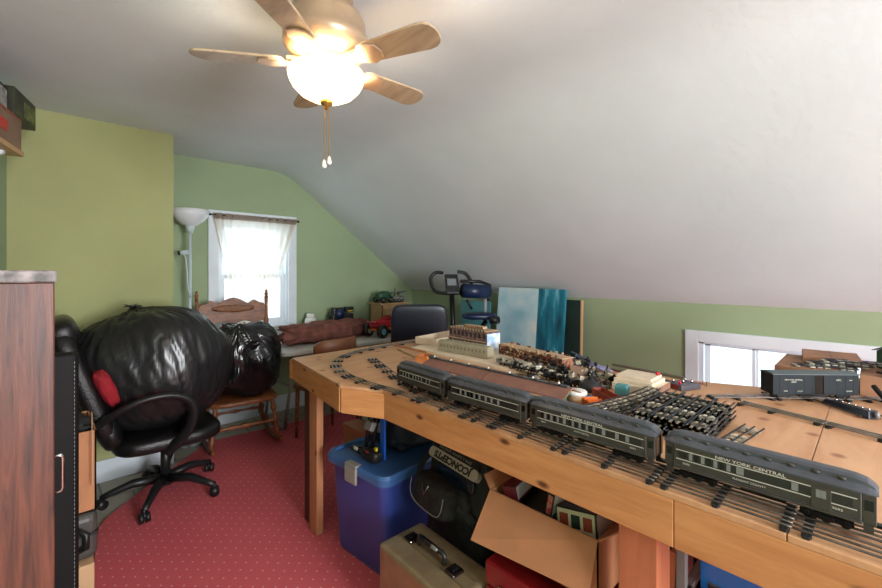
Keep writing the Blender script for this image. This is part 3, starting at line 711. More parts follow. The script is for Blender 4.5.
# ------------------------------------------------------------------ painting + dark canvas
def paintmat():
    m, nt, b = newmat('abstract_painting'); b.inputs['Roughness'].default_value = .55
    tc = nt.nodes.new('ShaderNodeTexCoord'); sep = nt.nodes.new('ShaderNodeSeparateXYZ'); nt.links.new(tc.outputs['Object'], sep.inputs[0])
    def noi(sc, st):
        mp = nt.nodes.new('ShaderNodeMapping'); mp.inputs['Scale'].default_value = st; nt.links.new(tc.outputs['Object'], mp.inputs['Vector'])
        n = nt.nodes.new('ShaderNodeTexNoise'); n.inputs['Scale'].default_value = sc; n.inputs['Detail'].default_value = 5; nt.links.new(mp.outputs['Vector'], n.inputs['Vector']); return n.outputs['Fac']
    r1 = nt.nodes.new('ShaderNodeValToRGB'); nt.links.new(noi(2.6,(1,1,1)), r1.inputs['Fac'])
    e = r1.color_ramp.elements; e[0].position=.3; e[0].color=rgb((120,184,206)); e[1].position=.66; e[1].color=rgb((232,232,226))
    x = e.new(.5); x.color = rgb((186,216,224))
    r2 = nt.nodes.new('ShaderNodeValToRGB'); nt.links.new(noi(14,(1,1,.22)), r2.inputs['Fac'])
    e = r2.color_ramp.elements; e[0].position=.3; e[0].color=rgb((8,66,86)); e[1].position=.78; e[1].color=rgb((140,205,215)); x = e.new(.55); x.color = rgb((24,120,142))
    mth = nt.nodes.new('ShaderNodeMath'); mth.operation='LESS_THAN'; mth.inputs[1].default_value = -.10; nt.links.new(sep.outputs['Y'], mth.inputs[0])
    mx = nt.nodes.new('ShaderNodeMix'); mx.data_type='RGBA'; nt.links.new(mth.outputs[0], mx.inputs[0]); nt.links.new(r1.outputs['Color'], mx.inputs[6]); nt.links.new(r2.outputs['Color'], mx.inputs[7])
    nt.links.new(mx.outputs[2], b.inputs['Base Color']); return m
pt = thing('canvas_painting', 'large canvas painted pale blue and white with a teal waterfall strip', 'painting', (3.28,2.29,.04), rot=(0,R(6),0))
m = MB(); m.box(-.02,.02,-.37,.37,0,1.25); m.build('canvas', paintmat(), pt, bevel=.003)
m = MB(); m.box(.02,.03,-.35,.35,.03,1.2); m.build('stretcher_frame', SHELFW, pt)
db = thing('dark_canvas', 'dark green canvas with a pale wooden edge standing behind the painting', 'canvas', (3.44,1.86,.02), rot=(0,R(2),0))
MB().box(-.012,.012,-.05,.24,0,1.17).build('canvas', DGREEN, db)
MB().box(-.014,.016,-.062,-.05,0,1.17).build('edge_strip', CARDL, db)

# ------------------------------------------------------------------ train table
TT = .937
tt = thing('train_table', 'large pine train table with plywood top and thick front beam', 'table')
poly = [(1.09,2.39),(.986,1.676),(1.079,1.476),(1.05,0),(1.035,-.9),(2.85,-.9),(2.85,.35),(2.31,.35),(2.2,.62),(2.16,1.21),(2.50,2.42)]
YS = .12
pa = [(1.09,2.39),(.986,1.676),(1.079,1.476),(1.0525,YS+.001),(2.85,YS+.001),(2.85,.35),(2.31,.35),(2.2,.62),(2.16,1.21),(2.50,2.42)]
pb = [(1.0522,YS-.001),(1.035,-.9),(2.85,-.9),(2.85,YS-.001)]
for p in (pa, pb): MB().prism(p, TT-.014, TT).build('plywood_top', PLY, tt, bevel=.001, seg=1)
def beam(a, b, name='beam', th=.038, m_=PINEB, z0=TT-.125, z1=TT-.0145):
    a = Vector((a[0],a[1],0)); b = Vector((b[0],b[1],0)); d = b-a; L = d.length; ang = math.atan2(d.y,d.x)-pi/2
    m = MB(); m.box(-th,0,0,L,z0,z1)
    return m.build(name, m_, tt, bevel=.0025, loc=(a.x,a.y,0), rot=(0,0,ang))
# points run from near to far; the beam lies to the left of its direction
beam((1.035+.038,-.9),(1.058+.036,.322)); beam((1.058+.036,.3225),(1.079+.038,1.476))
beam((1.117,1.476),(1.022,1.685)); beam((1.024,1.676),(1.128,2.385))
beam((1.09,2.388),(2.50,2.418)); beam((2.20,1.21),(2.537,2.42)); beam((2.85,-.9),(2.85,.35)); 
def leg(x0,x1,y0,y1,m_,name='leg',z1=TT-.016): return MB().box(x0,x1,y0,y1,0.012,z1).build(name, m_, tt, bevel=.003)
leg(1.098,1.138,2.105,2.19,PINEV); leg(1.125,1.15,2.215,2.305,DARKW,'leg_brace')
leg(1.098,1.19,.372,.468,PINKW)['label'] = 'reddish square post under the front beam'
leg(2.36,2.44,2.28,2.37,PINEV); leg(2.07,2.15,.7,.79,PINEV); leg(2.74,2.82,-.85,-.76,PINEV); leg(1.1,1.19,-.85,-.76,PINEV)
m = MB(); m.box(-.0006,.0,-.002,.0,TT-.125,TT-.0145); 
bx('cross_beam', PINEB, tt, (1.62,2.0,TT-.07), (.95,.038,.09)); bx('cross_beam', PINEB, tt, (1.62,.6,TT-.07), (.85,.038,.09))

# ------------------------------------------------------------------ tracks
def path_pts(ctrl, step=.01):
    pp = []
    for i in range(len(ctrl)-1):
        p0 = Vector(ctrl[max(i-1,0)]); p1 = Vector(ctrl[i]); p2 = Vector(ctrl[i+1]); p3 = Vector(ctrl[min(i+2,len(ctrl)-1)])
        n = max(4,int((p2-p1).length/step))
        for q in range(n):
            t = q/n; pp.append(.5*((2*p1)+(-p0+p2)*t+(2*p0-5*p1+4*p2-p3)*t*t+(-p0+3*p1-3*p2+p3)*t**3))
    pp.append(Vector(ctrl[-1])); return pp
def track_piece(pts, label, group, z=TT, ties=3, dark=False, name='track_section', tie_m=TIE, rail=DSTEEL, tie_over=0):
    c = pts[len(pts)//2]
    t = thing(name, label, 'toy track', (c.x,c.y,z), 0, group)
    nrm = []
    for i in range(len(pts)):
        d = (pts[min(i+1,len(pts)-1)]-pts[max(i-1,0)]); d = Vector((d.x,d.y)).normalized(); nrm.append((d, Vector((-d.y,d.x))))
    for off in (-.019,0,.019):
        MB().tube([(p.x+n.x*off-c.x, p.y+n.y*off-c.y, .0105) for p,(d,n) in zip(pts,nrm)], .0026, 6).build('rail', rail, t, True)
    L = len(pts)-1
    for k in range(ties):
        f = (k+.5)/ties if ties > 1 else .5
        if ties == 3: f = (.06,.5,.94)[k]
        i = min(L, int(f*L)); p = pts[i]; d = nrm[i][0]; a = math.atan2(d.y,d.x)
        m = MB(); m.T = Matrix.Translation((p.x-c.x,p.y-c.y,0)) @ Matrix.Rotation(a,4,'Z')
        m.box(-.006,.006,-.030,.030,.0006,.0066)
        for off in (-.019,0,.019): m.box(-.008,.008,off-.005,off+.005,.0005,.0085)
        m.build('tie', tie_m, t, bevel=.001, seg=1)
    return t
def lay(ctrl, label, group, seclen=.25, rail=DSTEEL):
    pp = path_pts([(x,y,0) for x,y in ctrl]); acc = 0; cur_ = [pp[0]]
    for a, b in zip(pp, pp[1:]):
        acc += (b-a).length; cur_.append(b)
        if acc >= seclen: 
            d = (cur_[-1]-cur_[-2]).normalized()*.0015
            track_piece(cur_[:-1]+[cur_[-1]-d], label, group, rail=rail); cur_ = [b]; acc = 0
    if len(cur_) > 6: track_piece(cur_, label, group, rail=rail)
lay([(1.086,-.14),(1.087,.5),(1.092,1.0)], 'straight three-rail track section of the empty line between the coaches and the front edge', 'front edge track')
lay([(1.0925,1.005),(1.090,1.32),(1.074,1.6),(1.095,1.82),(1.165,2.02),(1.32,2.19),(1.56,2.285)], 'curved three-rail track section at the left end of the table', 'left end curved track', rail=STEEL)
lay([(1.57,2.287),(1.82,2.295),(2.08,2.295)], 'three-rail track section running along the far end edge of the table', 'far end track', rail=STEEL)
lay([(1.150,-.14),(1.150,.5),(1.151,1.10)], 'track section under the row of passenger coaches', 'track under the passenger train')
lay([(1.152,1.105),(1.172,1.38),(1.262,1.66),(1.40,2.02)], 'siding track section under and beyond the farthest coach', 'siding track')
lay([(1.95,.36),(1.885,.12),(1.80,-.16)], 'bright straight track section crossing the open plywood on the right', 'right hand straight track', rail=STEEL)
lay([(1.95,.46),(2.10,.315),(2.40,-.02)], 'track section under the dark boxcar', 'boxcar track')

# ------------------------------------------------------------------ passenger coaches
def wheelset(p, x, y, r, m_=BLACKM):
    o_ = MB().cyl((x-.004,y,r),(x+.001,y,r),r,n=18).build('wheel', m_, p, True)
    return o_
def coach(loc, rz, L, label, wins, title=None, num=None, sub=None, door=None, group='passenger coaches on the front track'):
    t = thing('passenger_car', label, 'toy train car', loc, rz, group); t.scale = (1,1,1.10)
    W = .031; h = L/2
    # body: rounded-end box
    m = MB(); m.box(-W,W,-h+.022,h-.022,.022,.074); m.box(-W-.0012,W+.0012,-h+.02,h-.02,.020,.0245)
    m.build('body', CARB, t, bevel=.0012, seg=1)
    # roof loft
    rs = []
    for y, k in [(-h-.001,.30),(-h+.004,.55),(-h+.014,.82),(-h+.03,.96),(-h+.05,1),(h-.05,1),(h-.03,.96),(h-.014,.82),(h-.004,.55),(h+.001,.30)]:
        rr = []
        prof = [(-W-.002,.0),(-W-.002,.003),(-W*.82,.0095),(-W*.60,.013),(-W*.56,.0195),(-W*.3,.0235),(0,.0245),(W*.3,.0235),(W*.56,.0195),(W*.60,.013),(W*.82,.0095),(W+.002,.003),(W+.002,0)]
        for px, pz in prof: rr.append((px*(.72+.28*k), y, .073+pz*k))
        rs.append(rr)
    MB().rings(rs).build('roof', CARR, t, bevel=0)
    # window band and stripes on both sides
    for s in (-1,1):
        X = s*(W+.0004)
        y0, y1 = -h+.034, h-.034
        def slab(a,b,z0,z1,th=.0006): return MB().box(min(X,X+s*th),max(X,X+s*th),a,b,z0,z1)
        slab(y0,y1,.0445,.0605).build('window_band', WINB, t)
        slab(y0-.006,y1+.006,.0612,.0626,.0012).build('stripe', STRIPE, t)
        slab(y0-.006,y1+.006,.0415,.0429,.0012).build('stripe', STRIPE, t)
        slab(-h+.022,h-.022,.0272,.0282,.001).build('sill_strip', CARR, t)
        for (a,b,kind) in wins:
            ya, yb = h-.034-(L-.068)*b, h-.034-(L-.068)*a
            MB().box(min(X+s*.0006,X+s*.0013),max(X+s*.0006,X+s*.0013),ya,yb,.0455,.0597).build('window', PANEL if kind else WINK, t)
        if door:
            ya, yb = h-.034-(L-.068)*door[1], h-.034-(L-.068)*door[0]
            d_ = MB().box(min(X,X+s*.0016),max(X,X+s*.0016),ya,yb,.026,.064).build('door', CARB, t, bevel=.0005, seg=1)
            for q in (.38,.62):
                yc = ya+(yb-ya)*q; MB().box(min(X,X+s*.0022),max(X,X+s*.0022),yc-.004,yc+.004,.046,.060).build('door_window', PANEL, d_)
        xd = (0,s,0)
        if title: text('lettering', title, .0085, (s*(W+.0014),.012,.0672), xd, (0,0,1), STRIPE, t, .0002, .0001, sx=1.5)
        if num:
            for yy in (h-.05,-h+.055): text('number', num, .006, (s*(W+.0014),yy,.0345), xd, (0,0,1), STRIPE, t, .0002, sx=1.3)
        if sub: text('nameplate', sub, .005, (s*(W+.0014),.012,.0345), xd, (0,0,1), STRIPE, t, .0002, sx=1.3)
    for e in (-1,1):
        m = MB(); m.box(-W*.93,-W*.55,min(e*(h-.002),e*(h-.022)),max(e*(h-.002),e*(h-.022)),.022,.073)
        m.box(W*.55,W*.93,min(e*(h-.002),e*(h-.022)),max(e*(h-.002),e*(h-.022)),.022,.073); m.box(-W*.55,W*.55,min(e*(h-.006),e*(h-.022)),max(e*(h-.006),e*(h-.022)),.022,.073)
        v = m.build('vestibule', CARB, t, bevel=.001, seg=1)
        for s in (-1,1):
            X = s*W*.93; MB().box(min(X,X+s*.0006),max(X,X+s*.0006),min(e*(h-.006),e*(h-.018)),max(e*(h-.006),e*(h-.018)),.046,.063).build('vestibule_window', WINK, v)
            X = s*W*.8; MB().box(X-.004,X+.004,e*(h-.013)-.007,e*(h-.013)+.007,.008,.022).build('step', CARB, v)
        MB().box(-.010,.010,min(e*(h-.006),e*(h-.0045)),max(e*(h-.006),e*(h-.0045)),.026,.066).build('end_door', WINK, v)
        MB().box(-.006,.006,min(e*h*.96,e*(h+.010)),max(e*h*.96,e*(h+.010)),.012,.018).build('coupler', BLACKM, t)
    for s in (-1,1):
        n = max(5,int(L/.042))
        for i in range(n):
            y = -h+.05+(L-.1)*i/(n-1); MB().blob((s*W*.66,y,.0875),(.003,.007,.003),nu=10,nv=6).build('roof_vent', CARB, t, True)
    MB().box(-.018,.018,-.05,.03,.010,.021).build('underframe_box', BLACKM, t, bevel=.001)
    for e in (-1,1):
        yc = e*(h-.072)
        m = MB()
        for s in (-1,1): m.box(s*.021-.0035,s*.021+.0035,yc-.040,yc+.040,.006,.015).cbox((s*.0245,yc,.0085),(.004,.022,.008)).cbox((s*.0245,yc-.03,.0105),(.004,.008,.009)).cbox((s*.0245,yc+.03,.0105),(.004,.008,.009))
        m.box(-.02,.02,yc-.008,yc+.008,.010,.021)
        tr = m.build('truck', BLACKM, t, bevel=.0006, seg=1)
        for s in (-1,1):
            for q in (-.028,0,.028): wheelset(tr, s*.0185, yc+q, .0095)
    return t
RZ_ = TT+.0135
def wl_(n, a, b, gaps=(), kinds=(0,1)): 
    out = []
    for i in range(n):
        x = a+(b-a)*i/n; out.append((x, x+(b-a)/n*.55, 0 if i % 3 else 1))
    return out
X1 = 1.150
w = [(.03+.042*i,.03+.042*i+.024,i%2) for i in range(8)]+[(.385,.43,1),(.70,.735,1)]
coach((X1,.180,RZ_), 0, .368, 'nearest black New York Central coach with a baggage door', [(a,b,k) for a,b,k in w if True], 'NEW YORK CENTRAL', '9095', 'PLEASANT COUNTY', (.80,.90), None)
w = [(.03+.035*i,.03+.035*i+.02,i%2) for i in range(6)]+[(.27,.30,1)]+[(.33+.035*i,.33+.035*i+.02,i%2) for i in range(9)]+[(.66,.69,1),(.78,.81,1),(.87,.90,1)]
coach((X1,.570,RZ_), 0, .372, 'black passenger coach second from the right with a pale panel in its window row', w, 'NEW YORK CENTRAL', '9094', 'STATE CAPITAL', None, None)
w = [(.08+.042*i,.08+.042*i+.026,i%2) for i in range(5)]+[(.31+.042*i,.31+.042*i+.026,i%2) for i in range(4)]+[(.53,.56,1),(.62,.65,1),(.72,.75,1)]
coach((X1,.948,RZ_), 0, .357, 'grey-black passenger coach third from the right beside the brown platform roof', w, None, None, None, None, None)
w = [(.03+.04*i,.03+.04*i+.024,i%2) for i in range(6)]+[(.31+.038*i,.31+.038*i+.024,i%2) for i in range(8)]+[(.66+.04*i,.66+.04*i+.024,i%2) for i in range(4)]
coach((X1+.014,1.304,RZ_), R(-4), .325, 'farthest and smallest looking black passenger coach at the left end', w, None, None, None, None, None)

# ------------------------------------------------------------------ station platform roof
sp = thing('station_platform', 'long toy station platform with a brown pitched roof behind the coaches', 'toy station platform', (1.385,1.13,TT))
for y0, y1 in ((-.375,-.002),(.002,.375)):
    m = MB(); rs = []
    for y in (y0, y1): rs.append([(-.065,y,.062),(0,y,.088),(.065,y,.062),(.065,y,.066),(0,y,.093),(-.065,y,.066)])
    m.rings(rs); m.build('roof', BROWNR, sp)
    MB().box(-.035,.035,y0+.01,y1-.01,0,.008).build('platform_base', GREYP, sp, bevel=.002)
    MB().box(-.05,.05,y0+.02,y1-.02,.008,.016).build('green_deck', TEALP, sp, bevel=.002)
    for k in range(5):
        y = y0+.03+(y1-y0-.06)*k/4
        p_ = MB().cyl((0,y,.01),(0,y,.088),.004,n=8).build('post', TEALP, sp, True)
        m = MB(); m.tube([(-.045,y,.066),(0,y,.05),(.045,y,.066)],.0025,6); m.build('brace', TEALP, p_)
m = MB().box(-.008,.008,-.36,.37,.091,.097); m.blob((0,.36,.094),(.012,.03,.012),nu=12,nv=8); m.build('ridge_cap', GREYROOF, sp, bevel=.001)
for k in range(7):
    y = .33-.11*k; l_ = MB().cyl((-.012,y,.096),(-.012,y,.106),.003,n=8).build('roof_lamp', BLACKM, sp, True)
    MB().blob((-.016,y,.106),(.0045,.0045,.0045),nu=12,nv=8).build('lamp_globe', WHITEP, l_, True)

# ------------------------------------------------------------------ beige slabs, coach shells, brick models
sl = MB().prism([(1.76,2.10),(1.72,1.30),(1.78,.98),(2.10,1.0),(2.10,1.3),(2.36,2.22)],0,.018).build('foam_slab', BEIGE, None, bevel=.002, loc=(0,0,TT))
tag(sl, 'wide cream foam slab lying in the middle of the table', 'foam slab')
ty = thing('wooden_tray', 'shallow cream open tray at the far end of the table', 'tray', (2.12,2.13,TT+.019), R(8))
m = MB(); m.box(-.24,.24,-.09,.09,0,.008).box(-.24,.24,-.09,-.08,.008,.045).box(-.24,.24,.08,.09,.008,.045).box(-.24,-.23,-.08,.08,.008,.045).box(.23,.24,-.08,.08,.008,.045)
m.build('tray_body', BEIGE, ty)
def shell(loc, rz, L, label, hh=.055, W=.03):
    t = thing('toy_coach_shell', label, 'toy train car', loc, rz)
    rs = []
    for y, k in [(-L/2,.75),(-L/2+.01,1),(L/2-.01,1),(L/2,.75)]:
        rs.append([(-W*(.9+.1*k),y,0),(-W*(.9+.1*k),y,hh*.86),(-W*.9,y,hh*.93),(0,y,hh),(W*.9,y,hh*.93),(W*(.9+.1*k),y,hh*.86),(W*(.9+.1*k),y,0)])
    MB().rings(rs).build('body', CREAM, t)
    n = int(L/.028)
    for s in (-1,1):
        for i in range(n):
            y = -L/2+.025+(L-.05)*i/(n-1); MB().box(min(s*W,s*(W+.0008)),max(s*W,s*(W+.0008)),y-.006,y+.006,hh*.42,hh*.66).build('window', mat_win, t)
    MB().box(-W*.35,W*.35,-L/2+.03,L/2-.03,hh*.99,hh*1.06).build('roof_ridge', CREAM, t, bevel=.001)
    return t
mat_win = mat('beige_window_dark', (120,112,92), .5)
shell((1.84,1.70,TT+.019), R(3), .38, 'unpainted cream toy coach shell lying behind the platform roof', .068)
shell((1.82,1.33,TT+.019), R(-6), .20, 'shorter cream toy coach shell lying low near the brown rubble building', .024)
def brick_house(name, label, loc, rz, L, W, H, m_, roof_m, floors, cols, ridge=True, wrap=False):
    t = thing(name, label, 'toy building', loc, rz)
    MB().box(-W/2,W/2,-L/2,L/2,0,H).build('walls', m_, t)
    MB().box(-W/2-.003,W/2+.003,-L/2-.003,L/2+.003,H,H+.004).build('roof', roof_m, t, bevel=.001)
    MB().box(-W/2-.005,-W/2,-L/2,L/2,H*.42,H*.46).build('ledge', roof_m, t)
    for f in range(floors):
        for c in range(cols):
            y = -L/2+L*(c+.5)/cols; z = H*(f+.5)/floors
            w_ = MB().box(-W/2-.002,-W/2,y-L/cols*.22,y+L/cols*.22,z-H/floors*.28,z+H/floors*.25).build('window', WINB, t)
    if ridge:
        rb = MB().box(-.02,.02,-L*.32,L*.18,H+.008,H+.024).build('roof_vents', TANT, t)
        for k in range(9): y = -L*.30+L*.46*k/8; MB().box(-.0225,-.020,y-.005,y+.005,H+.011,H+.021).build('vent_opening', RUBB, rb)
    if wrap: MB().box(-W/2-.004,W/2+.004,-L/2-.012,-L/2-.009,0,H*.9).build('plastic_wrap', SHRINK, t)
    return t
RUBB = BRICKR
bh = brick_house('brick_building', 'mauve brick toy building with a cream roof at the back of the table', (2.07,1.84,TT+.019), R(-3), .34, .11, .115, BRICKP, TANT, 2, 9, True, True)
bh2 = None
bh2 = brick_house('rubble_building', 'long low brown toy building with broken walls lying in front of the painting', (1.985,1.32,TT+.019), R(-13), .50, .08, .052, BRICKR, TANT, 1, 14, False)
for k in range(26):
    y = random.uniform(-.24,.24); MB().cbox((-.04+.08*(k%2),y,.058),(.008,random.uniform(.006,.02),random.uniform(.008,.02)),(0,0,random.uniform(-.5,.5))).build('eave_fragment', (TANT,DARKW,CARDL)[k%3], bh2)
    MB().cbox((-.055,bh.location.x*0+(-.16+.32*k/25),.118),(.007,.006,.012)).build('eave_bracket', (TANT,WINB)[k%2], bh)
for k in range(34):
    y = random.uniform(-.24,.24); z = random.uniform(.006,.055)
    MB().cbox((-.044,y,z),(.008,random.uniform(.006,.02),random.uniform(.004,.01)),(random.uniform(-1,1),0,random.uniform(-.5,.5))).build('broken_trim', (DARKW,RUST,TANT,CARDL)[k%4], bh2)
t = thing('toy_roof_panel', 'small brown roof panel propped at the right end of the broken building', 'toy roof', (1.86,.985,TT+.02), R(25), rot=(R(10),R(-32),R(35)))
MB().box(-.05,.05,-.035,.035,0,.006).build('panel', mat('brown_roof_card', (128,100,78), .7), t)
for k in range(5): MB().cbox((-.045+.022*k,-.037,.004),(.004,.004,.012)).build('edge_trim', TANT, t)

# loose rods
for k in range(7):
    a = atz(572+3*(k%3),352+2.2*k,TT+.012+.003*(k%2)); b = atz(601+2*k,369+1.2*(k%4),TT+.008)
    o_ = MB().tube([a,a.lerp(b,.5)+Vector((0,0,.010)),b],.0045,8).build('metal_rod', mat('bluish_steel',(150,150,190),.3,.8) if k==0 else bpy.data.materials['bluish_steel'], None, True)
    tag(o_, 'thin bluish steel rod in the loose bundle at the back table edge', 'rod', 'loose steel rods')
# brown strips along back edge
for k, (p, q, mm) in enumerate((((600,366),(686,384),DARKW),((612,365),(684,379.5),mat('olive_strip',(96,88,70),.5)))):
    a = atz(*p,TT+.004); b = atz(*q,TT+.004); d = b-a; L = d.length
    o_ = MB().box(0,L,-.012,.012,0,.008+.003*k).build('moulding_strip', mm, None, bevel=.001, loc=(a.x-.02+.035*k,a.y,TT+.0005), rot=(0,0,math.atan2(d.y,d.x)))
    tag(o_, ('thin dark brown wooden strip lying along the back table edge','olive brown strip lying behind the dark one at the back table edge')[k], 'strip')

# ------------------------------------------------------------------ stack of loose track
def stock(label, pts, z, group, ties=8):
    c = pts[len(pts)//2]; t = thing('track_section', label, 'toy track', (c.x,c.y,z), 0, group); nrm = []
    for i in range(len(pts)):
        d = (pts[min(i+1,len(pts)-1)]-pts[max(i-1,0)]).normalized(); nrm.append((d, Vector((-d.y,d.x,0))))
    m = MB()
    for off in (-.0255,.0255): m.tube([(p.x+n.x*off-c.x, p.y+n.y*off-c.y, .008) for p,(d,n) in zip(pts,nrm)], .0026, 6)
    m.build('rails', SRAIL, t, True)
    MB().tube([(p.x-c.x, p.y-c.y, .0075) for p in pts], .002, 5).build('centre_rail', SRAIL, t, True)
    for k in range(ties):
        i = int((k+.5)/ties*(len(pts)-1)); p = pts[i]; a = math.atan2(nrm[i][0].y,nrm[i][0].x)
        m = MB(); m.T = Matrix.Translation((p.x-c.x,p.y-c.y,0)) @ Matrix.Rotation(a,4,'Z')
        m.box(-.0085,.0085,-.0235,.0235,0,.006); m.box(-.010,.010,-.014,-.006,.005,.0085); m.box(-.010,.010,.006,.014,.005,.0085)
        m.build('tie', TIEL if k % 2 else TIE2, t)
    return t
SRAIL = mat('blue_black_rail', (48,50,56), .4, .6)
TIE2 = mat('brown_tie_metal', (142,134,116), .5, .1, var=.25, scale=60)
GL = 'stacked loose straight track'
proto = None
for lay_ in range(5):
    for c in range(4):
        y = .368+.0545*c; x0 = 1.40+.006*((lay_*3+c)%4); L = .355
        if proto is None:
            proto = stock('loose black straight track section in the tall stack behind the nearest coaches', [Vector((1.40+L*i/8, .364, 0)) for i in range(9)], TT+.0005, GL, 13); PX0 = proto.location.x
        else: dup(proto, (PX0+x0-1.40, y+.004*((lay_+c)%3)-.004, TT+.0005+.0112*lay_), 0)
base = []
GA = 'stacked loose curved track'
pa_ = []
for i in range(15):
    a = R(2+44*i/14); pa_.append(Vector((1.79-.43*i/14, .607+.07*(i/14)**2, 0)))
for k in range(4):
    stock('loose black curved track section in the low stack beside the cream foam block', [p+Vector((.006*(k%2),.005*k-.0,0)) for p in pa_], TT+.0005+.0112*k, GA, 13)
stock('single loose track section lying against the right side of the tall track stack', [Vector((1.42+.26*i/8,.305-.004*i,0)) for i in range(9)], TT+.0005, None, 6)

# ------------------------------------------------------------------ foam block, transformer, tubs
fb = thing('foam_block', 'stepped cream foam block with a brown end left of the control box', 'foam block', (1.87,.70,TT), R(0)); fb.scale = (.75,.9,.85)
m = MB(); m.box(-.11,.12,-.095,.10,0,.042).box(-.085,.12,-.075,.10,.042,.060).box(-.05,.12,-.06,.10,.060,.074); m.build('block', BEIGE, fb, bevel=.002)
MB().box(-.11,.12,-.098,-.0955,0,.042).build('brown_end', mat('brown_foam_end',(140,104,86),.8), fb)
MB().cyl((.09,-.05,.074),(.09,-.05,.088),.010,n=14).build('red_cap', REDP, fb, True)
tf = thing('train_controller', 'grey toy train transformer with knobs and curly wires by the right window', 'transformer', (2.04,.585,TT), R(-25)); tf.scale = (.68,.68,.72)
MB().box(-.08,.08,-.06,.06,0,.035).build('case', mat('grey_blue_metal',(88,88,96),.4,.3), tf, bevel=.006)
for k, (dx,dy) in enumerate(((-.05,-.02),(-.05,.03),(.0,0),(.05,-.02),(.05,.03))):
    MB().cyl((dx,dy,.035),(dx,dy,.052),.009,.007,12).build('knob', CHROME if k!=0 else REDP, tf, True)
MB().box(-.0815,-.0795,-.035,.02,.01,.03).build('red_plate', REDM, tf)
for q in range(2):
    pts = [( .085+.012*i, -.04+.03*q+.012*sin(i*1.1), .008+.022*abs(sin(i*.7))) for i in range(8)]
    MB().tube(bz(pts,4),.0022,6).build('wire', (BLACKP,REDM)[q], tf, True)
tub = thing('plastic_tub', 'small cream tub with a white lid behind the second coach', 'tub', (*atz(576,404,TT).xy,TT))
MB().lathe([(.001,0),(.033,0),(.038,.04),(.001,.04)],n=28).build('tub_body', CARDL, tub, True)
MB().lathe([(.001,.04),(.041,.04),(.041,.05),(.038,.053),(.001,.052)],n=28).build('lid', WHITEP, tub, True)
t = thing('orange_toy_truck', 'bright orange toy dump body lying beside the white-lidded tub', 'toy truck', (*atz(595,410,TT).xy,TT), R(-34)); t.scale = (.85,.8,1)
m = MB(); m.add([(-.03,-.08,0),(.03,-.08,0),(.03,.05,0),(-.03,.05,0),(-.032,-.085,.03),(.032,-.085,.03),(.032,.06,.035),(-.032,.06,.035)],[(0,3,2,1),(4,5,6,7),(0,1,5,4),(1,2,6,5),(2,3,7,6),(3,0,4,7)])
m.build('dump_body', ORANGE, t, bevel=.004)
m = MB()
for k in range(4): m.box(-.033,.033,-.07+.035*k,-.065+.035*k,.03,.0385)
m.build('ribs', ORANGE, t); MB().cbox((0,.075,.02),(.05,.03,.035)).build('cab', NAVY, t, bevel=.004)
t = thing('red_gondola_car', 'rusty red toy gondola car behind the orange toy truck', 'toy train car', (*atz(607,403,TT).xy,TT), R(-34)); t.scale = (.75,.72,.85)
m = MB(); m.box(-.03,.03,-.10,.10,.012,.018).box(-.03,-.027,-.10,.10,.018,.048).box(.027,.03,-.10,.10,.018,.048).box(-.027,.027,-.10,-.097,.018,.048).box(-.027,.027,.097,.10,.018,.048); m.build('car_body', RUST, t)
for k in range(7): MB().box(-.0315,-.03,-.09+.029*k,-.086+.029*k,.014,.046).build('side_rib', RUST, t)
for dx in (-.02,.02):
    for dy in (-.07,-.04,.04,.07): toy_wheel(t, (dx,dy,.009), .009, .004, (1,0,0))
t = thing('teal_toy_box', 'small teal plastic toy tender between the red car and foam block', 'toy train car', (*atz(622,396,TT).xy,TT), R(5)); t.scale = (.8,.8,.8)
MB().box(-.025,.025,-.03,.03,.008,.055).build('body', TEALC, t, bevel=.003); MB().box(-.02,.02,-.025,.025,.055,.06).build('lid', TEALC, t)
for dx in (-.02,.02):
    for dy in (-.018,.018): toy_wheel(t, (dx,dy,.009), .009, .004, (1,0,0))
wb = thing('wooden_block', 'open orange wooden box at the left end of the platform roof', 'wooden box', (*atz(425,361,TT).xy,TT), R(20))
m = MB(); m.box(-.045,.045,-.035,.035,0,.006).box(-.045,-.039,-.035,.035,.006,.035).box(.039,.045,-.035,.035,.006,.035).box(-.039,.039,-.035,-.029,.006,.035).box(-.039,.039,.029,.035,.006,.035); m.build('box_body', wood('orange_wood',(184,108,56),(214,140,82),(4,4,4),.5,5), wb)
for k,(p,q) in enumerate((((398,350),(428,363)),((390,345),(440,356)))):
    a = atz(*p,TT); b = atz(*q,TT); d = b-a
    o_ = MB().box(0,d.length*.8,-.008,.008,0,.012).build('wood_strip', (SHELFW,CARD)[k], None, bevel=.001, loc=(a.x,a.y,TT+.0003), rot=(0,0,math.atan2(d.y,d.x)))
    tag(o_, ('pale wooden strip leading to the open orange box','brown strip lying farther back along the cream slab')[k], 'strip')

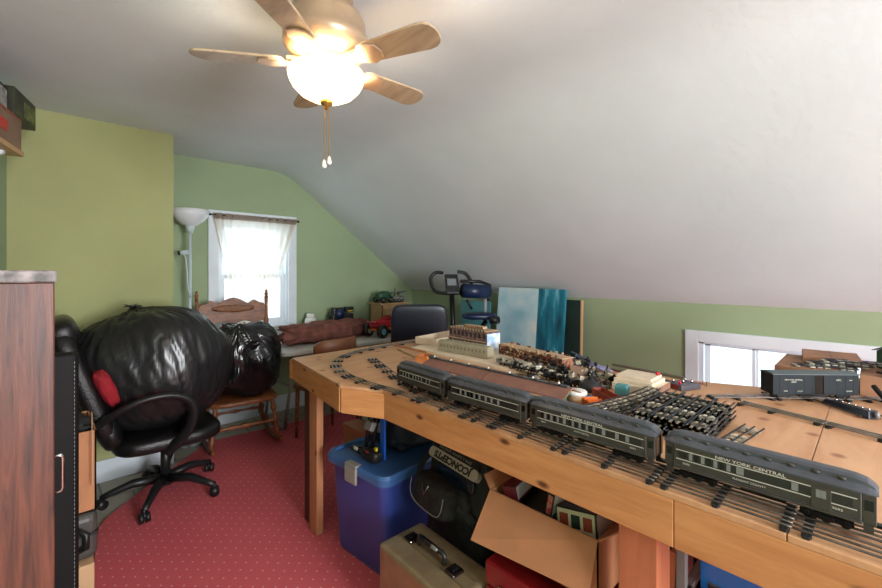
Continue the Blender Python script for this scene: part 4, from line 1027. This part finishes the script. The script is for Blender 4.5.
# ------------------------------------------------------------------ clutter of little dark toys
def flatcar(loc, rz, label, m1, load, L=.15):
    t = thing('toy_flatcar', label, 'toy train car', loc, rz)
    MB().box(-.024,.024,-L/2,L/2,.016,.022).build('deck', m1, t, bevel=.001, seg=1)
    for dx in (-.018,.018):
        for dy in (-L*.36,-L*.22,L*.22,L*.36): toy_wheel(t, (dx,dy,.009), .009, .004, (1,0,0), m1=BLACKM)
    rnd = random.Random(int(L*1000+loc[0]*777))
    for k in range(9):
        y = -L*.42+L*.84*k/8; s_ = rnd.uniform(.006,.016)
        MB().cbox((rnd.uniform(-.01,.01),y,.022+s_/2),(rnd.uniform(.012,.03),.009,s_),(0,0,rnd.uniform(-.6,.6))).build('load', load[k%len(load)], t)
    return t
cl = [((527,372),60,'dark toy flatcar with a cream load at the near end of the cream slab',BLACKM,(CREAM,BLACKM,GREYP)),
      ((545,375),35,'toy flatcar heaped with black fittings left of the red-loaded car',BLACKM,(BLACKM,TIEL,BLACKP)),
      ((566,372),70,'dark toy flatcar with a small red load near the rod bundle',BLACKM,(REDP,BLACKM,CREAM)),
      ((556,381),60,'toy flatcar with a row of black posts just behind the platform roof',BLACKM,(BLACKM,BLACKP)),
      ((586,378),62,'toy flatcar with grey fittings in the middle of the dark clutter',BLACKM,(BLACKM,GREYP,TIEL)),
      ((603,381),60,'toy work caboose with cream cab blocks left of the foam block',mat('olive_toy',(104,104,84),.5),(CREAM,WINB,CREAM)),
      ((585,388),75,'black toy flatcar behind the orange truck',BLACKM,(BLACKM,BLACKP,DSTEEL)),
      ((510,366),60,'small toy car with pale load at the near edge of the cream slab',GREYP,(CREAM,TIEL,BLACKM))]
for k,(p,a,lb,m1,ld) in enumerate(cl):
    zz = TT+.0195 if p[0] < 545 else TT+.0005
    P_ = atz(*p,zz); flatcar((P_.x,P_.y,P_.z), R(a-60), lb, m1, ld, .13+.01*(k%3))
HM = (BLACKM,BLACKP,GREYP,TIEL,mat('olive_grey_toy',(96,96,84),.5),BLACKM,CREAM,mat('dark_bronze_toy',(70,56,44),.45,.4))
rnd = random.Random(4)
spots = [(516,372),(530,377),(538,369),(549,369),(552,373),(563,377),(571,380),(577,371),(583,371),(592,376),(598,385),(607,376),(612,385),(569,387),(578,384),(540,383),(536,364),(591,383),(604,389),(556,364),(525,368),(586,366)]
for k,p in enumerate(spots):
    P_ = atz(p[0]+rnd.uniform(-2,2),p[1],TT)
    zz = TT+(.0185 if 1.74 < P_.x < 2.10 and P_.y > 1.02 else .0005)
    t = thing('toy_part', 'small dark toy train part in the heap beyond the right end of the platform roof', 'toy part', (P_.x,P_.y,zz), rnd.uniform(0,3.1), 'heap of small toy parts'); t.scale = (1.2,1.2,1.15)
    L = rnd.uniform(.03,.06); ma = HM[k%8]; mb2 = HM[(k*3+1)%8]
    MB().cbox((0,0,.008),(.022,L,.012)).build('base', ma, t, bevel=.001, seg=1)
    MB().cbox((0,rnd.uniform(-.01,.01),.022),(.014,L*.5,.018),(rnd.uniform(-.4,.4),0,0)).build('housing', mb2, t, bevel=.001, seg=1)
    MB().cyl((0,-L*.3,.02),(rnd.uniform(-.01,.01),L*.2,.035+rnd.uniform(0,.015)),.003,n=6).build('rod', BLACKM, t)
    for sx in (-.012,.012): toy_wheel(t, (sx,-L*.3,.008), .008, .003, (1,0,0)); toy_wheel(t, (sx,L*.3,.008), .008, .003, (1,0,0))
sig = [((548,366),'tall'),((560,367),'short'),((575,366),'tall'),((596,372),'short'),((534,368),'short'),((588,372),'short')]
sl_ = ['toy signal post standing among the dark toys left of the broken building end','toy signal post just right of the roof panel','toy signal post in front of the steel rods','toy signal post left of the foam block','toy signal post at the end of the cream shell','toy signal post behind the toy work caboose']
for k,(p,h_) in enumerate(sig):
    zz = TT+.0005; P_ = atz(*p,zz); H = .06 if h_ == 'tall' else .04
    t = thing('toy_signal', sl_[k], 'toy signal', (P_.x,P_.y,zz+(.018 if k in (0,4) else 0)))
    MB().box(-.012,.012,-.012,.012,0,.006).build('base', BLACKM, t); MB().cyl((0,0,.006),(0,0,H),.0025,n=8).build('post', (GREYP,BLACKM)[k%2], t, True)
    MB().cbox((0,0,H),(.012,.014,.018)).build('signal_head', BLACKP, t, bevel=.002)
ttn = thing('toy_turntable', 'round black toy part lying on the clutter behind the tub', 'toy part', (*atz(590,391,TT).xy,TT))
MB().lathe([(.001,0),(.04,0),(.045,.01),(.045,.03),(.03,.036),(.02,.05),(.001,.052)],n=28).build('drum', BLACKP, ttn, True)
MB().cyl((0,0,.05),(0,0,.06),.008,n=10).build('knob', BLACKM, ttn, True)
ck = thing('toy_fittings', 'small pile of grey and white fittings at the far end by the desk chair', 'fittings', (2.30,2.20,TT+.0005))
MB().blob((0,0,.025),(.03,.03,.025),nz=.3,ns=4,nu=20,nv=12).build('grey_fitting', GREYP, ck, True); MB().blob((.05,-.05,.02),(.022,.022,.02),nz=.3,ns=4,nu=20,nv=12).build('white_fitting', WHITEP, ck, True)

# ------------------------------------------------------------------ boxcar and right side
bxc = thing('boxcar', 'dark grey toy boxcar with its door ajar in front of the right window', 'toy train car', (2.215,.185,RZ_), math.atan2(.72,-.69)-pi/2+0)
BL, BW = .325, .034
m = MB(); m.box(-BW,BW,-BL/2,BL/2,.016,.094); m.build('body', BOXCAR, bxc, bevel=.001, seg=1)
rs = [[(-BW-.003,y,.094),(-BW-.003,y,.097),(0,y,.104),(BW+.003,y,.097),(BW+.003,y,.094)] for y in (-BL/2-.002,BL/2+.002)]
MB().rings(rs).build('roof', mat('boxcar_roof',(70,82,84),.5), bxc)
for s in (-1,1):
    MB().box(min(s*BW,s*(BW+.0008)),max(s*BW,s*(BW+.0008)),-.028,.004,.020,.092).build('door_opening', WINK, bxc)
    dd = MB().box(min(s*(BW+.001),s*(BW+.0028)),max(s*(BW+.001),s*(BW+.0028)),-.066,-.028,.020,.092).build('door', BOXCAR, bxc)
    m = MB()
    for zz in (.0185,.0925): m.box(min(s*BW,s*(BW+.003)),max(s*BW,s*(BW+.003)),-.07,.06,zz-.001,zz+.001)
    m.build('door_rail', BLACKM, bxc)
    for k in range(10):
        y = -BL/2+.02+k*.031
        if -.07 < y < .01: continue
        MB().box(min(s*BW,s*(BW+.0007)),max(s*BW,s*(BW+.0007)),y-.0008,y+.0008,.018,.093).build('side_rib', BOXCAR, bxc)
    xd = (0,-1,0) if s < 0 else (0,1,0)
    yy = -1 if s < 0 else 1
    for (st,y,z,sz) in (('NEW YORK CENTRAL',.085,.074,.0068),('159000',.085,.0655,.0068),('NYC',-.085,.074,.009),('6464',-.13,.074,.006),('NYC',.115,.030,.007),('LD LMT',.06,.030,.006),('5-9-54',-.125,.032,.008)):
        text('lettering', st, sz, (s*(BW+.0012), y*(1 if s<0 else -1), z), xd, (0,0,1), STRIPE, bxc, .0002)
for e in (-1,1):
    MB().box(-.006,.006,min(e*BL/2,e*(BL/2+.018)),max(e*BL/2,e*(BL/2+.018)),.010,.016).build('coupler', BLACKM, bxc)
    m = MB()
    for s in (-1,1): m.box(s*.021-.0035,s*.021+.0035,e*(BL/2-.05)-.026,e*(BL/2-.05)+.026,.005,.014)
    m.box(-.02,.02,e*(BL/2-.05)-.006,e*(BL/2-.05)+.006,.008,.016)
    tr = m.build('truck', BLACKM, bxc)
    for s in (-1,1):
        for q in (-.018,.018): wheelset(tr, s*.0185, e*(BL/2-.05)+q, .0095)
MB().box(-.02,.02,-.05,.05,.006,.016).build('underframe', BLACKM, bxc)
# brown flat cartons
def carton(label, x0,x1,y0,y1,z0,z1,rz,m_):
    t = thing('cardboard_carton', label, 'box', ((x0+x1)/2,(y0+y1)/2,z0), rz)
    MB().box((x0-x1)/2,(x1-x0)/2,(y0-y1)/2,(y1-y0)/2,0,z1-z0).build('carton_body', m_, t, bevel=.002)
    MB().box((x0-x1)/2,(x1-x0)/2,-.0015,.0015,z1-z0,z1-z0+.0006).build('lid_seam', DARKW, t)
CT = mat('brown_carton', (150,108,80), .7, var=.08, scale=10)
carton('wide flat brown carton behind the dark boxcar', 2.42,2.80,.06,.32,TT+.0005,TT+.085,0,CT)
carton('second brown carton stacked back at the right of the wide one', 2.44,2.80,-.16,.045,TT+.0005,TT+.085,0,CT)
carton('smaller brown carton lying on top of the wide flat carton', 2.60,2.82,.05,.25,TT+.087,TT+.118,R(6),CT)
for k in range(3):
    pts = [Vector((2.46+.045*k+.10*(i/8)-.04*(i/8)**2, .25-.045*k-.20*i/8, 0)) for i in range(9)]
    stock('curved black track section lying on the wide flat carton', [p for p in pts], TT+.0875+.010*k, 'track on the cartons', 6)
lo = thing('toy_locomotive', 'dark purple-grey toy locomotive behind the right end of the boxcar', 'toy locomotive', (2.50,-.075,TT+.0865), R(42)); lo.scale = (.72,.72,.62)
m = MB(); m.cyl((0,-.11,.055),(0,.08,.055),.026,n=20).cyl((0,.05,.08),(0,.05,.10),.008,n=10).box(-.024,.024,-.15,-.09,.03,.09); LM = mat('mauve_loco_paint',(92,80,84),.4,.3,var=.2,scale=30); m.build('boiler', LM, lo, bevel=.001)
MB().box(-.03,.03,-.16,.11,.018,.03).build('running_board', BLACKM, lo); MB().box(-.029,.029,-.155,-.085,.09,.096).build('cab_roof', BLACKM, lo)
for s in (-.024,.024):
    for q in (-.06,-.02,.02,.06): toy_wheel(lo, (s,q,.017), .016, .005, (1,0,0), m1=BLACKM)
gh = thing('green_toy_station', 'dark green toy station with a sloping grey roof at the right edge', 'toy building', (2.70,-.10,TT+.0865), R(46)); gh.scale = (.55,.55,.5)
MB().box(-.09,.09,-.16,.16,0,.15).build('walls', GREENP, gh)
rs = [[(-.11,y,.15),(-.11,y,.156),(0,y,.21),(.11,y,.156),(.11,y,.15),(0,y,.20)] for y in (-.18,.18)]
MB().rings(rs).build('roof', mat('greenish_grey_roof',(84,100,92),.6), gh)
m = MB(); m.add([(-.09,-.16,.15),(.09,-.16,.15),(0,-.16,.2),(-.09,.16,.15),(.09,.16,.15),(0,.16,.2)],[(0,1,2),(5,4,3)]); m.build('gable', GREENP, gh)
for k in range(3): MB().box(-.092,-.09,-.12+.09*k,-.07+.09*k,.05,.11).build('window', WINK, gh)
bmp = thing('track_bumper', 'black angled toy track bumper leaning beside the boxcar end', 'toy track', (2.33,-.03,TT+.001), R(-60))
MB().tube([(0,-.06,.01),(0,.0,.015),(0,.07,.055)],.009,8).build('arm', BLACKM, bmp); MB().box(-.03,.03,-.08,-.05,0,.02).build('foot', BLACKM, bmp)
sw = thing('switch_track', 'black track switch with a long motor case on the open plywood', 'toy track', (2.135,.07,TT+.001), R(-37)); sw.scale = (.8,.72,.9)
m = MB(); m.add([(-.03,-.12,0),(.035,-.12,0),(.035,.14,0),(.0,.14,0),(-.02,-.11,.03),(.025,-.11,.03),(.022,.12,.022),(.008,.12,.022)],[(0,3,2,1),(4,5,6,7),(0,1,5,4),(1,2,6,5),(2,3,7,6),(3,0,4,7)])
m.build('motor_case', mat('blue_black_plastic',(42,46,56),.3), sw, bevel=.003)
for k in range(6): MB().cyl((.0,-.095+.03*k,.028),(.0,-.095+.03*k,.036),.004,n=8).build('screw', CHROME, sw, True)
MB().cyl((.0,-.13,.008),(.0,-.13,.03),.009,n=12).build('signal_lamp', PANEL, sw, True)
MB().tube([(.05,-.13,.008),(.05,.15,.008)],.003,6).build('rail', DSTEEL, sw); MB().tube([(-.045,-.1,.008),(.0,.22,.008)],.003,6).build('rail', DSTEEL, sw)

# ------------------------------------------------------------------ under the table
tote = thing('storage_tote', 'large blue plastic storage tote with a lid under the table end', 'storage tote', (1.405,1.79,.012), R(4))
m = MB(); rs = []
for z, k in ((0,.86),(.02,.88),(.44,.97),(.45,1.0),(.465,1.0)):
    rs.append([(p[0]*k,p[1]*k,z) for p in rounded(-.285,.285,-.225,.225,.05)])
m.rings(rs); m.build('tote_body', BLUEP, tote, bevel=0)
m = MB(); rs = [[(p[0]*k,p[1]*k,z) for p in rounded(-.30,.30,-.24,.24,.05)] for z,k in ((.455,1),(.485,1),(.50,.975),(.50,.90),(.488,.885))]
m.rings(rs); m.build('lid', BLUEL, tote)
for s in (-1,1): 
    m = MB(); m.box(-.312 if s<0 else .298,-.298 if s<0 else .312,-.045,.045,.41,.49).box(min(s*.27,s*.312),max(s*.27,s*.312),-.045,.045,.49,.503); m.build('latch', mat('grey_latch',(150,146,140),.4) if s<0 else bpy.data.materials['grey_latch'], tote, bevel=.006)
tz = .513
bt = thing('camera_tripod', 'folded black tripod with grey clips leaning on the blue tote lid', 'tripod', (1.22,1.77,tz))
for k in range(3):
    a = R(120*k+20); o1 = Vector((.022*cos(a),.022*sin(a),0))
    l_ = MB().cyl(o1+Vector((-.02,-.02,.05)), o1*1.2+Vector((.10,.05,.38)),.011,n=10).build('leg', BLACKM, bt, True)
for f in (.30,.75):
    c = Vector((-.02,-.02,.05)).lerp(Vector((.10,.05,.38)), f)
    MB().cbox(c,(.075,.06,.045),(0,R(20),0)).build('leg_clip', GREYP, bt, bevel=.006)
MB().blob((-.03,-.05,.035),(.032,.06,.032),(.6,.6)).build('tripod_head', BLACKP, bt, True)
MB().cyl((-.03,.01,.03),(-.03,.12,.018),.016,n=12).build('pan_handle', BLACKP, bt, True)
MB().cbox((-.055,-.05,.05),(.01,.025,.02)).build('red_button', REDP, bt); MB().cbox((-.03,-.085,.07),(.012,.012,.02)).build('yellow_tag', YEL, bt)
MB().cbox((-.045,.07,.034),(.006,.03,.014)).build('white_label', WHITEP, bt)
t = MB().cbox((0,0,.16),(.012,.035,.31)).build('blue_strap', NAVY, None, bevel=.002, loc=(1.235,1.69,.514)); t.data.materials[0] = mat('bright_blue_plastic',(30,90,190),.35)
tag(t, 'bright blue upright plastic bar standing on the tote lid', 'bar')
nb = MB().blob((0,0,.12),(.2,.16,.12),(.5,.6),.14,3,8,60,36).build('dark_garment', mat('dark_blue_black_cloth',(18,26,38),.7,bump=.4,bscale=20), None, True, loc=(1.50,1.80,.512))
tag(nb, 'dark folded cloth heap on the back of the blue tote lid', 'cloth')
cs = thing('hard_case', 'pewter coloured hard case with latches and a carry handle', 'case', (.985,1.195,.012), R(-3))
m = MB(); m.box(-.0,.225,-.235,.20,0,.345); m.build('case_body', PEWT, cs, bevel=.018, seg=4)
m = MB(); m.box(.085,.092,-.215,.18,.3,.3475).box(.135,.142,-.215,.18,.3,.3475); m.build('rim_extrusion', mat('satin_rim',(160,140,104),.3,.7), cs, bevel=.001)
for y in (-.13,.12):
    l_ = bx('latch', mat('dark_chrome',(120,120,124),.2,1) if y<0 else bpy.data.materials['dark_chrome'], cs, (.112,y,.353), (.055,.05,.012), bevel=.004)
    bx('latch_clip', BLACKM, l_, (.112,y,.362), (.03,.02,.008), bevel=.002)
MB().tube(bz([(.112,.075,.35),(.112,.07,.385),(.10,.0,.392),(.112,-.07,.385),(.112,-.075,.35)],5),.009,10).build('handle', BLACKP, cs, True)
MB().cyl((.104,.05,.389),(.104,-.05,.389),.0125,n=12).build('handle_grip', bpy.data.materials['dark_chrome'], cs, True)
# backpack
bp_ = thing('backpack', 'black backpack with a white JCONCEPTS patch standing behind the hard case', 'backpack', (1.36,1.285,.013), rot=(0,R(7),R(-8)))
MB().blob((0,0,.36),(.105,.21,.325),(.35,.45),.07,3,5,70,50).build('pack_body', NYLON, bp_, True)
MB().blob((-.085,.03,.43),(.06,.17,.07),(.6,.6),.12,3,6,40,26).build('middle_pocket', NYLON, bp_, True)
fp = MB().blob((-.125,.05,.435),(.085,.14,.075),(.5,.6),.06,3,7,40,26).build('front_pocket', NYLON, bp_, True)
pk = MB().blob((-.105,.07,.37),(.071,.121,.103),(.5,.6)); 
fpz = MB().tube(bz([(-.205,.17,.475),(-.21,.165,.42),(-.205,.12,.385),(-.205,-.02,.385),(-.21,-.065,.42),(-.205,-.07,.475)],5),.0022,6).build('piping', GREYP, fp, True)
MB().tube([(-.209,.08,.485),(-.213,.055,.445),(-.211,.03,.49)],.003,6).build('v_emblem', CHROME, fp, True)
sp2 = MB().tube(bz([(-.06,.2,.58),(-.14,.20,.50),(-.17,.12,.44),(-.15,-.03,.46),(-.11,-.17,.40)],6),.02,8,flat=(1,.35)).build('shoulder_strap', NYLON, bp_, True)
pat_n = Vector((-.9,0,.43)).normalized(); yd = Vector((-.43,0,-.9)).normalized()
# white rounded patch on the sloping upper front
PC = Vector((-.113,.0,.585))
xd_ = Vector((0,1,0)); 
def patch_T(c, x, y): z = x.cross(y); return Matrix(((x.x,y.x,z.x,c.x),(x.y,y.y,z.y,c.y),(x.z,y.z,z.z,c.z),(0,0,0,1)))
m = MB(); m.T = patch_T(PC, xd_, yd); m.prism(rounded(-.17,.17,-.022,.022,.02),-.02,.006); ph = m.build('patch', mat('pale_patch',(188,182,170),.6), bp_)
text('patch_lettering','JCONCEPTS',.038,PC+pat_n*.0065,xd_,yd,BLACKP,ph,.0006,.0018,sx=1.25)
m = MB(); m.T = patch_T(PC+Vector((.012,0,.032)), xd_, yd); m.box(-.16,.16,-.012,.012,-.02,.003); ph2 = m.build('tagline_band', NYLON, bp_)
text('tagline','drive a superior speed line',.021,PC+Vector((.012,0,.032))+pat_n*.0035,xd_,yd,GREYP,ph2,.0004)
MB().blob((-.108,-.02,.53),(.012,.13,.035),(.5,.5)).build('shiny_panel', mat('glossy_dark_blue_vinyl',(24,34,50),.15), bp_, True)
# open cardboard box with books
ob = thing('open_cardboard_box', 'open cardboard box with its front flap hanging down, full of albums', 'box', (0,0,.49))
m = MB(); x0,x1,y0,y1,h = 1.155,1.52,.55,.945,.19
m.box(x0,x0+.004,y0,y1,0,h).box(x1-.004,x1,y0,y1,0,h).box(x0,x1,y0,y0+.004,0,h).box(x0,x1,y1-.004,y1,0,h).box(x0,x1,y0,y1,0,.004); m.build('box_body', CARD, ob)
m = MB(); a = Vector((x0,y0,h)); 
m.add([(x0,y0,h),(x0,y1,h),(x0-.095,y1+.005,h-.135),(x0-.055,y0+.0,h-.125),(x0-.003,y0,h-.003),(x0-.003,y1,h-.003),(x0-.098,y1+.005,h-.138),(x0-.058,y0,h-.128)],[(0,1,2,3),(7,6,5,4),(0,4,5,1),(1,5,6,2),(2,6,7,3),(3,7,4,0)])
m.build('front_flap', CARD, ob)
m = MB(); m.add([(x0,y1,h),(x1,y1,h),(x1,y1+.06,h+.02),(x0+.02,y1+.045,h+.03),(x0,y1,h-.003),(x1,y1,h-.003),(x1,y1+.06,h+.017),(x0+.02,y1+.045,h+.027)],[(3,2,1,0),(4,5,6,7),(1,5,4,0),(2,6,5,1),(3,7,6,2),(0,4,7,3)]); m.build('side_flap', CARD, ob)
m = MB(); m.add([(x0,y0,h),(x1,y0,h),(x1,y0-.07,h+.05),(x0+.02,y0-.07,h+.06),(x0,y0-.002,h-.003),(x1,y0-.002,h-.003),(x1,y0-.073,h+.047),(x0+.02,y0-.073,h+.057)],[(0,1,2,3),(7,6,5,4),(0,4,5,1),(1,5,6,2),(2,6,7,3),(3,7,4,0)]); m.build('side_flap', CARD, ob)
def book(label, c, d, rot, cm, pm=PAPER, spine=None):
    t = thing('album', label, 'book', c, rot=rot, group=None)
    MB().box(-d[0]/2+.004,d[0]/2-.004,-d[1]/2+.003,d[1]/2-.003,.004,d[2]-.004).build('pages', pm, t)
    m = MB(); m.box(-d[0]/2,d[0]/2,-d[1]/2,d[1]/2,0,.004).box(-d[0]/2,d[0]/2,-d[1]/2,d[1]/2,d[2]-.004,d[2]).box(-d[0]/2,-d[0]/2+.004,-d[1]/2,d[1]/2,0,d[2]); m.build('cover', cm, t, bevel=.001)
    if spine: MB().box(-d[0]/2-.001,-d[0]/2,-d[1]/2+.02,d[1]/2-.02,d[2]*.15,d[2]*.85).build('spine_label', spine, t)
    return t
OLV = mat('olive_black_cover',(40,44,38),.5,var=.2,scale=10); MAR = mat('maroon_cover',(104,28,40),.5)
book('maroon-spined album leaning at the left of the open box', (1.34,.90,.655), (.32,.05,.05), (R(-12),R(0),R(10)), MAR)
book('wide dark olive album lying across the open box', (1.34,.80,.60), (.30,.20,.06), (R(-16),R(-5),R(6)), OLV)
book('magazine with a red and cream spine wedged in the open box', (1.33,.725,.66), (.30,.025,.09), (R(10),0,R(-2)), OLV, spine=mat('red_cream_print',(170,44,50),.5,c2=(220,200,180),scale=30))
pb_ = book('dark album with a cream picture strip on its cover edge', (1.325,.64,.60), (.28,.13,.095), (R(-8),R(8),R(4)), OLV)
m = MB().box(-.142,-.1405,-.06,.06,.03,.092); st_ = m.build('picture_strip', mat('cream_card',(206,196,170),.6), pb_)
for k,(yy,mm) in enumerate(((.038,RUST),(.0,DGREEN),(-.038,RUST))): MB().box(-.1435,-.142,yy-.014,yy+.014,.042,.08).build('picture', mm, st_)
dk = MB().blob((0,0,.10),(.15,.20,.10),(.4,.4),.06,2,3,40,26).build('dark_green_bag', DGREEN, None, True, loc=(1.74,.62,.49)); tag(dk, 'dark green soft bag behind the open cardboard box', 'bag')
sb = thing('storage_crate', 'black crate on the floor beneath the dark green bag and boxes', 'crate', (1.74,.62,.013)); 
m = MB(); m.box(-.16,.18,-.22,.25,0,.01)
for k in range(5): m.box(-.16,.18,-.22,-.21,.02+k*.09,.09+k*.09).box(-.16,.18,.24,.25,.02+k*.09,.09+k*.09)
m.box(-.16,-.15,-.22,.25,0,.475).box(.17,.18,-.22,.25,0,.475); m.build('crate_body', BLACKP, sb)
tbx = thing('metal_toolbox', 'red metal toolbox with a chrome latch under the open cardboard box', 'toolbox', (1.32,.72,.185))
m = MB(); m.box(-.20,.19,-.215,.215,0,.185); m.build('toolbox_body', REDM, tbx, bevel=.006)
MB().box(-.203,.193,-.218,.218,.19,.27).build('toolbox_lid', REDM, tbx, bevel=.008)
for y in (-.02,.14):
    l_ = bx('latch', CHROME, tbx, (-.208,y,.18), (.008,.03,.07), bevel=.002); bx('latch_hook', BLACKM, l_, (-.213,y,.185), (.004,.016,.02))
MB().box(-.19,.18,-.2,.2,.185,.19).build('gasket', BLACKP, tbx)
lc = thing('plastic_crate', 'black plastic crate on the floor under the red toolbox', 'crate', (1.32,.72,.013))
m = MB()
for k in range(2): m.box(-.19,-.18,-.21,.21,.01+.065*k,.055+.065*k).box(.17,.18,-.21,.21,.01+.065*k,.055+.065*k)
m.box(-.19,.18,-.21,-.20,0,.17).box(-.19,.18,.20,.21,0,.17).box(-.19,.18,-.21,.21,.16,.17).box(-.19,.18,-.21,.21,0,.01); m.build('crate_body', BLACKP, lc)
wt = MB().cbox((0,0,.18),(.12,.012,.36)).build('white_board', WHITEP, None, bevel=.002, loc=(1.30,.935-.02+.055,.013)); tag(wt, 'narrow white board standing between the backpack and the red toolbox', 'board')
# bits right of the post
pkb = MB().cbox((0,0,.33),(.18,.018,.66),(0,R(0),0)).build('plank', PINKW, None, bevel=.002, loc=(1.36,.435,.013), rot=(R(4),0,0)); tag(pkb, 'reddish plank leaning behind the square table post', 'plank')
rk = thing('wire_rack', 'grey metal rack behind the table post holding the blue picture box', 'rack', (1.50,.10,.013))
for dx in (-.22,.22):
    for dy in (-.27,.27): MB().box(dx-.012,dx+.012,dy-.012,dy+.012,0,.71).build('upright', GREYP, rk, bevel=.002)
for z in (.15,.553):
    m = MB(); m.box(-.22,.22,-.27,-.25,z,z+.02).box(-.22,.22,.25,.27,z,z+.02).box(-.225,-.205,-.27,.27,z,z+.02).box(.205,.225,-.27,.27,z,z+.02)
    for k in range(8): m.box(-.2,.2,-.22+.06*k,-.215+.06*k,z+.012,z+.018)
    m.build('rack_shelf', GREYP, rk)
pbx = thing('picture_box', 'glossy blue box printed with a pale picture, tilted on the grey rack', 'box', (1.475,.135,.576), rot=(0,R(0),R(-4)))
MB().box(-.17,.15,-.22,.19,0,.085).build('box_body', mat('glossy_blue_card',(40,120,220),.2), pbx, bevel=.003)
MB().box(-.14,.12,-.19,.16,.085,.0865).build('top_picture', mat('blue_mauve_print',(36,90,180),.2,c2=(180,150,190),scale=9), pbx)
MB().box(-.171,-.17,-.2,.17,.01,.03).build('silver_edge', CHROME, pbx)
t = thing('black_bin', 'black bin on the lower shelf of the grey rack', 'bin', (1.47,.10,.185)); MB().box(-.16,.15,-.2,.2,0,.31).build('bin_body', BLACKP, t, bevel=.02); MB().box(-.17,.16,-.21,.21,.31,.35).build('bin_lid', NAVY, t, bevel=.01)
t = thing('white_sheet', 'white paper sheet leaning behind the left side of the table post', 'paper', (1.27,.50,.57), rot=(R(14),0,0)); t.location = (1.62,.43,.49)
MB().box(-.001,.001,-.05,.06,0,.14).build('sheet', PAPER, t)
# behind the tote: cabinet, board and carton
kb = thing('wooden_drawer_box', 'dark brown wooden drawer unit behind the table leg', 'drawer unit', (1.86,2.25,.013))
MB().box(-.26,.26,-.20,.20,.45,.79).build('body', DARKW, kb, bevel=.003); MB().box(-.28,.28,-.22,.22,.79,.81).build('top', DARKW, kb, bevel=.003)
MB().box(-.26,-.24,-.2,.2,0,.45).build('side_panel', DARKW, kb); MB().box(.24,.26,-.2,.2,0,.45).build('side_panel', DARKW, kb)
MB().box(-.262,-.26,-.17,.17,.50,.75).build('drawer', DARKW, kb, bevel=.002)
wbd = MB().cbox((0,0,0),(.012,.46,.30),(R(3),0,0)).build('white_board', PAPER, None, bevel=.002, loc=(1.575,2.16,.65)); wbd.location = (1.57,2.14,.60)
tag(wbd, 'blank white board leaning on the dark drawer unit', 'board')
bct = thing('brown_carton', 'tall brown carton behind the blue tote', 'box', (1.50,2.24,.013)); MB().box(-.06,.05,-.16,.16,0,.43).build('carton_body', CARD, bct, bevel=.003); MB().box(-.065,.055,-.165,.165,.43,.45).build('lid', PINKW, bct)
# plastic bag bits behind the office chair
cb2 = MB().blob((0,0,.10),(.16,.12,.10),(.6,.7),.25,4,4,50,30).build('clear_plastic_bag', mat('silvery_plastic',(130,140,142),.2,var=.3,scale=20,bump=.6,bscale=15), None, True, loc=(.93,3.99,0.003))
tag(cb2, 'silvery crumpled plastic bag on the floor behind the office chair', 'plastic bag')

# ------------------------------------------------------------------ light and world
W = bpy.data.worlds.new('sky'); S.world = W; W.use_nodes = True; nt = W.node_tree; bg = nt.nodes['Background']
bg.inputs['Color'].default_value = (.86,.93,1,1); bg.inputs['Strength'].default_value = .9
def area(name, loc, rot, sx, sy, e, c):
    l = bpy.data.lights.new(name, 'AREA'); l.shape = 'RECTANGLE'; l.size = sx; l.size_y = sy; l.energy = e; l.color = c
    o = bpy.data.objects.new(name, l); COL.objects.link(o); o.location = loc; o.rotation_euler = rot; return o
area('window_daylight_back', (1.575,BY+.2,1.42), (R(-90),0,0), .66, 1.0, 3.2, (.84,.92,1))
area('window_daylight_right', (KX+.25,.25,.70), (0,R(90),0), .42, 1.3, 4, (.84,.92,1))
area('fill_light_front', (.7,FY+.06,1.45), (R(90),0,0), 1.2, 1.3, 84, (.95,.97,1))  # added fill light, out of view behind the camera
l = bpy.data.lights.new('fan_bulb', 'POINT'); l.energy = 42; l.color = (1,.88,.70); l.shadow_soft_size = .06
o = bpy.data.objects.new('fan_bulb', l); COL.objects.link(o); o.location = (FC[0],FC[1],ZC-.385)
S.view_settings.view_transform = 'Standard'; S.view_settings.look = 'None'; S.view_settings.exposure = 1.45; S.view_settings.gamma = 1
S.view_settings.use_curve_mapping = False
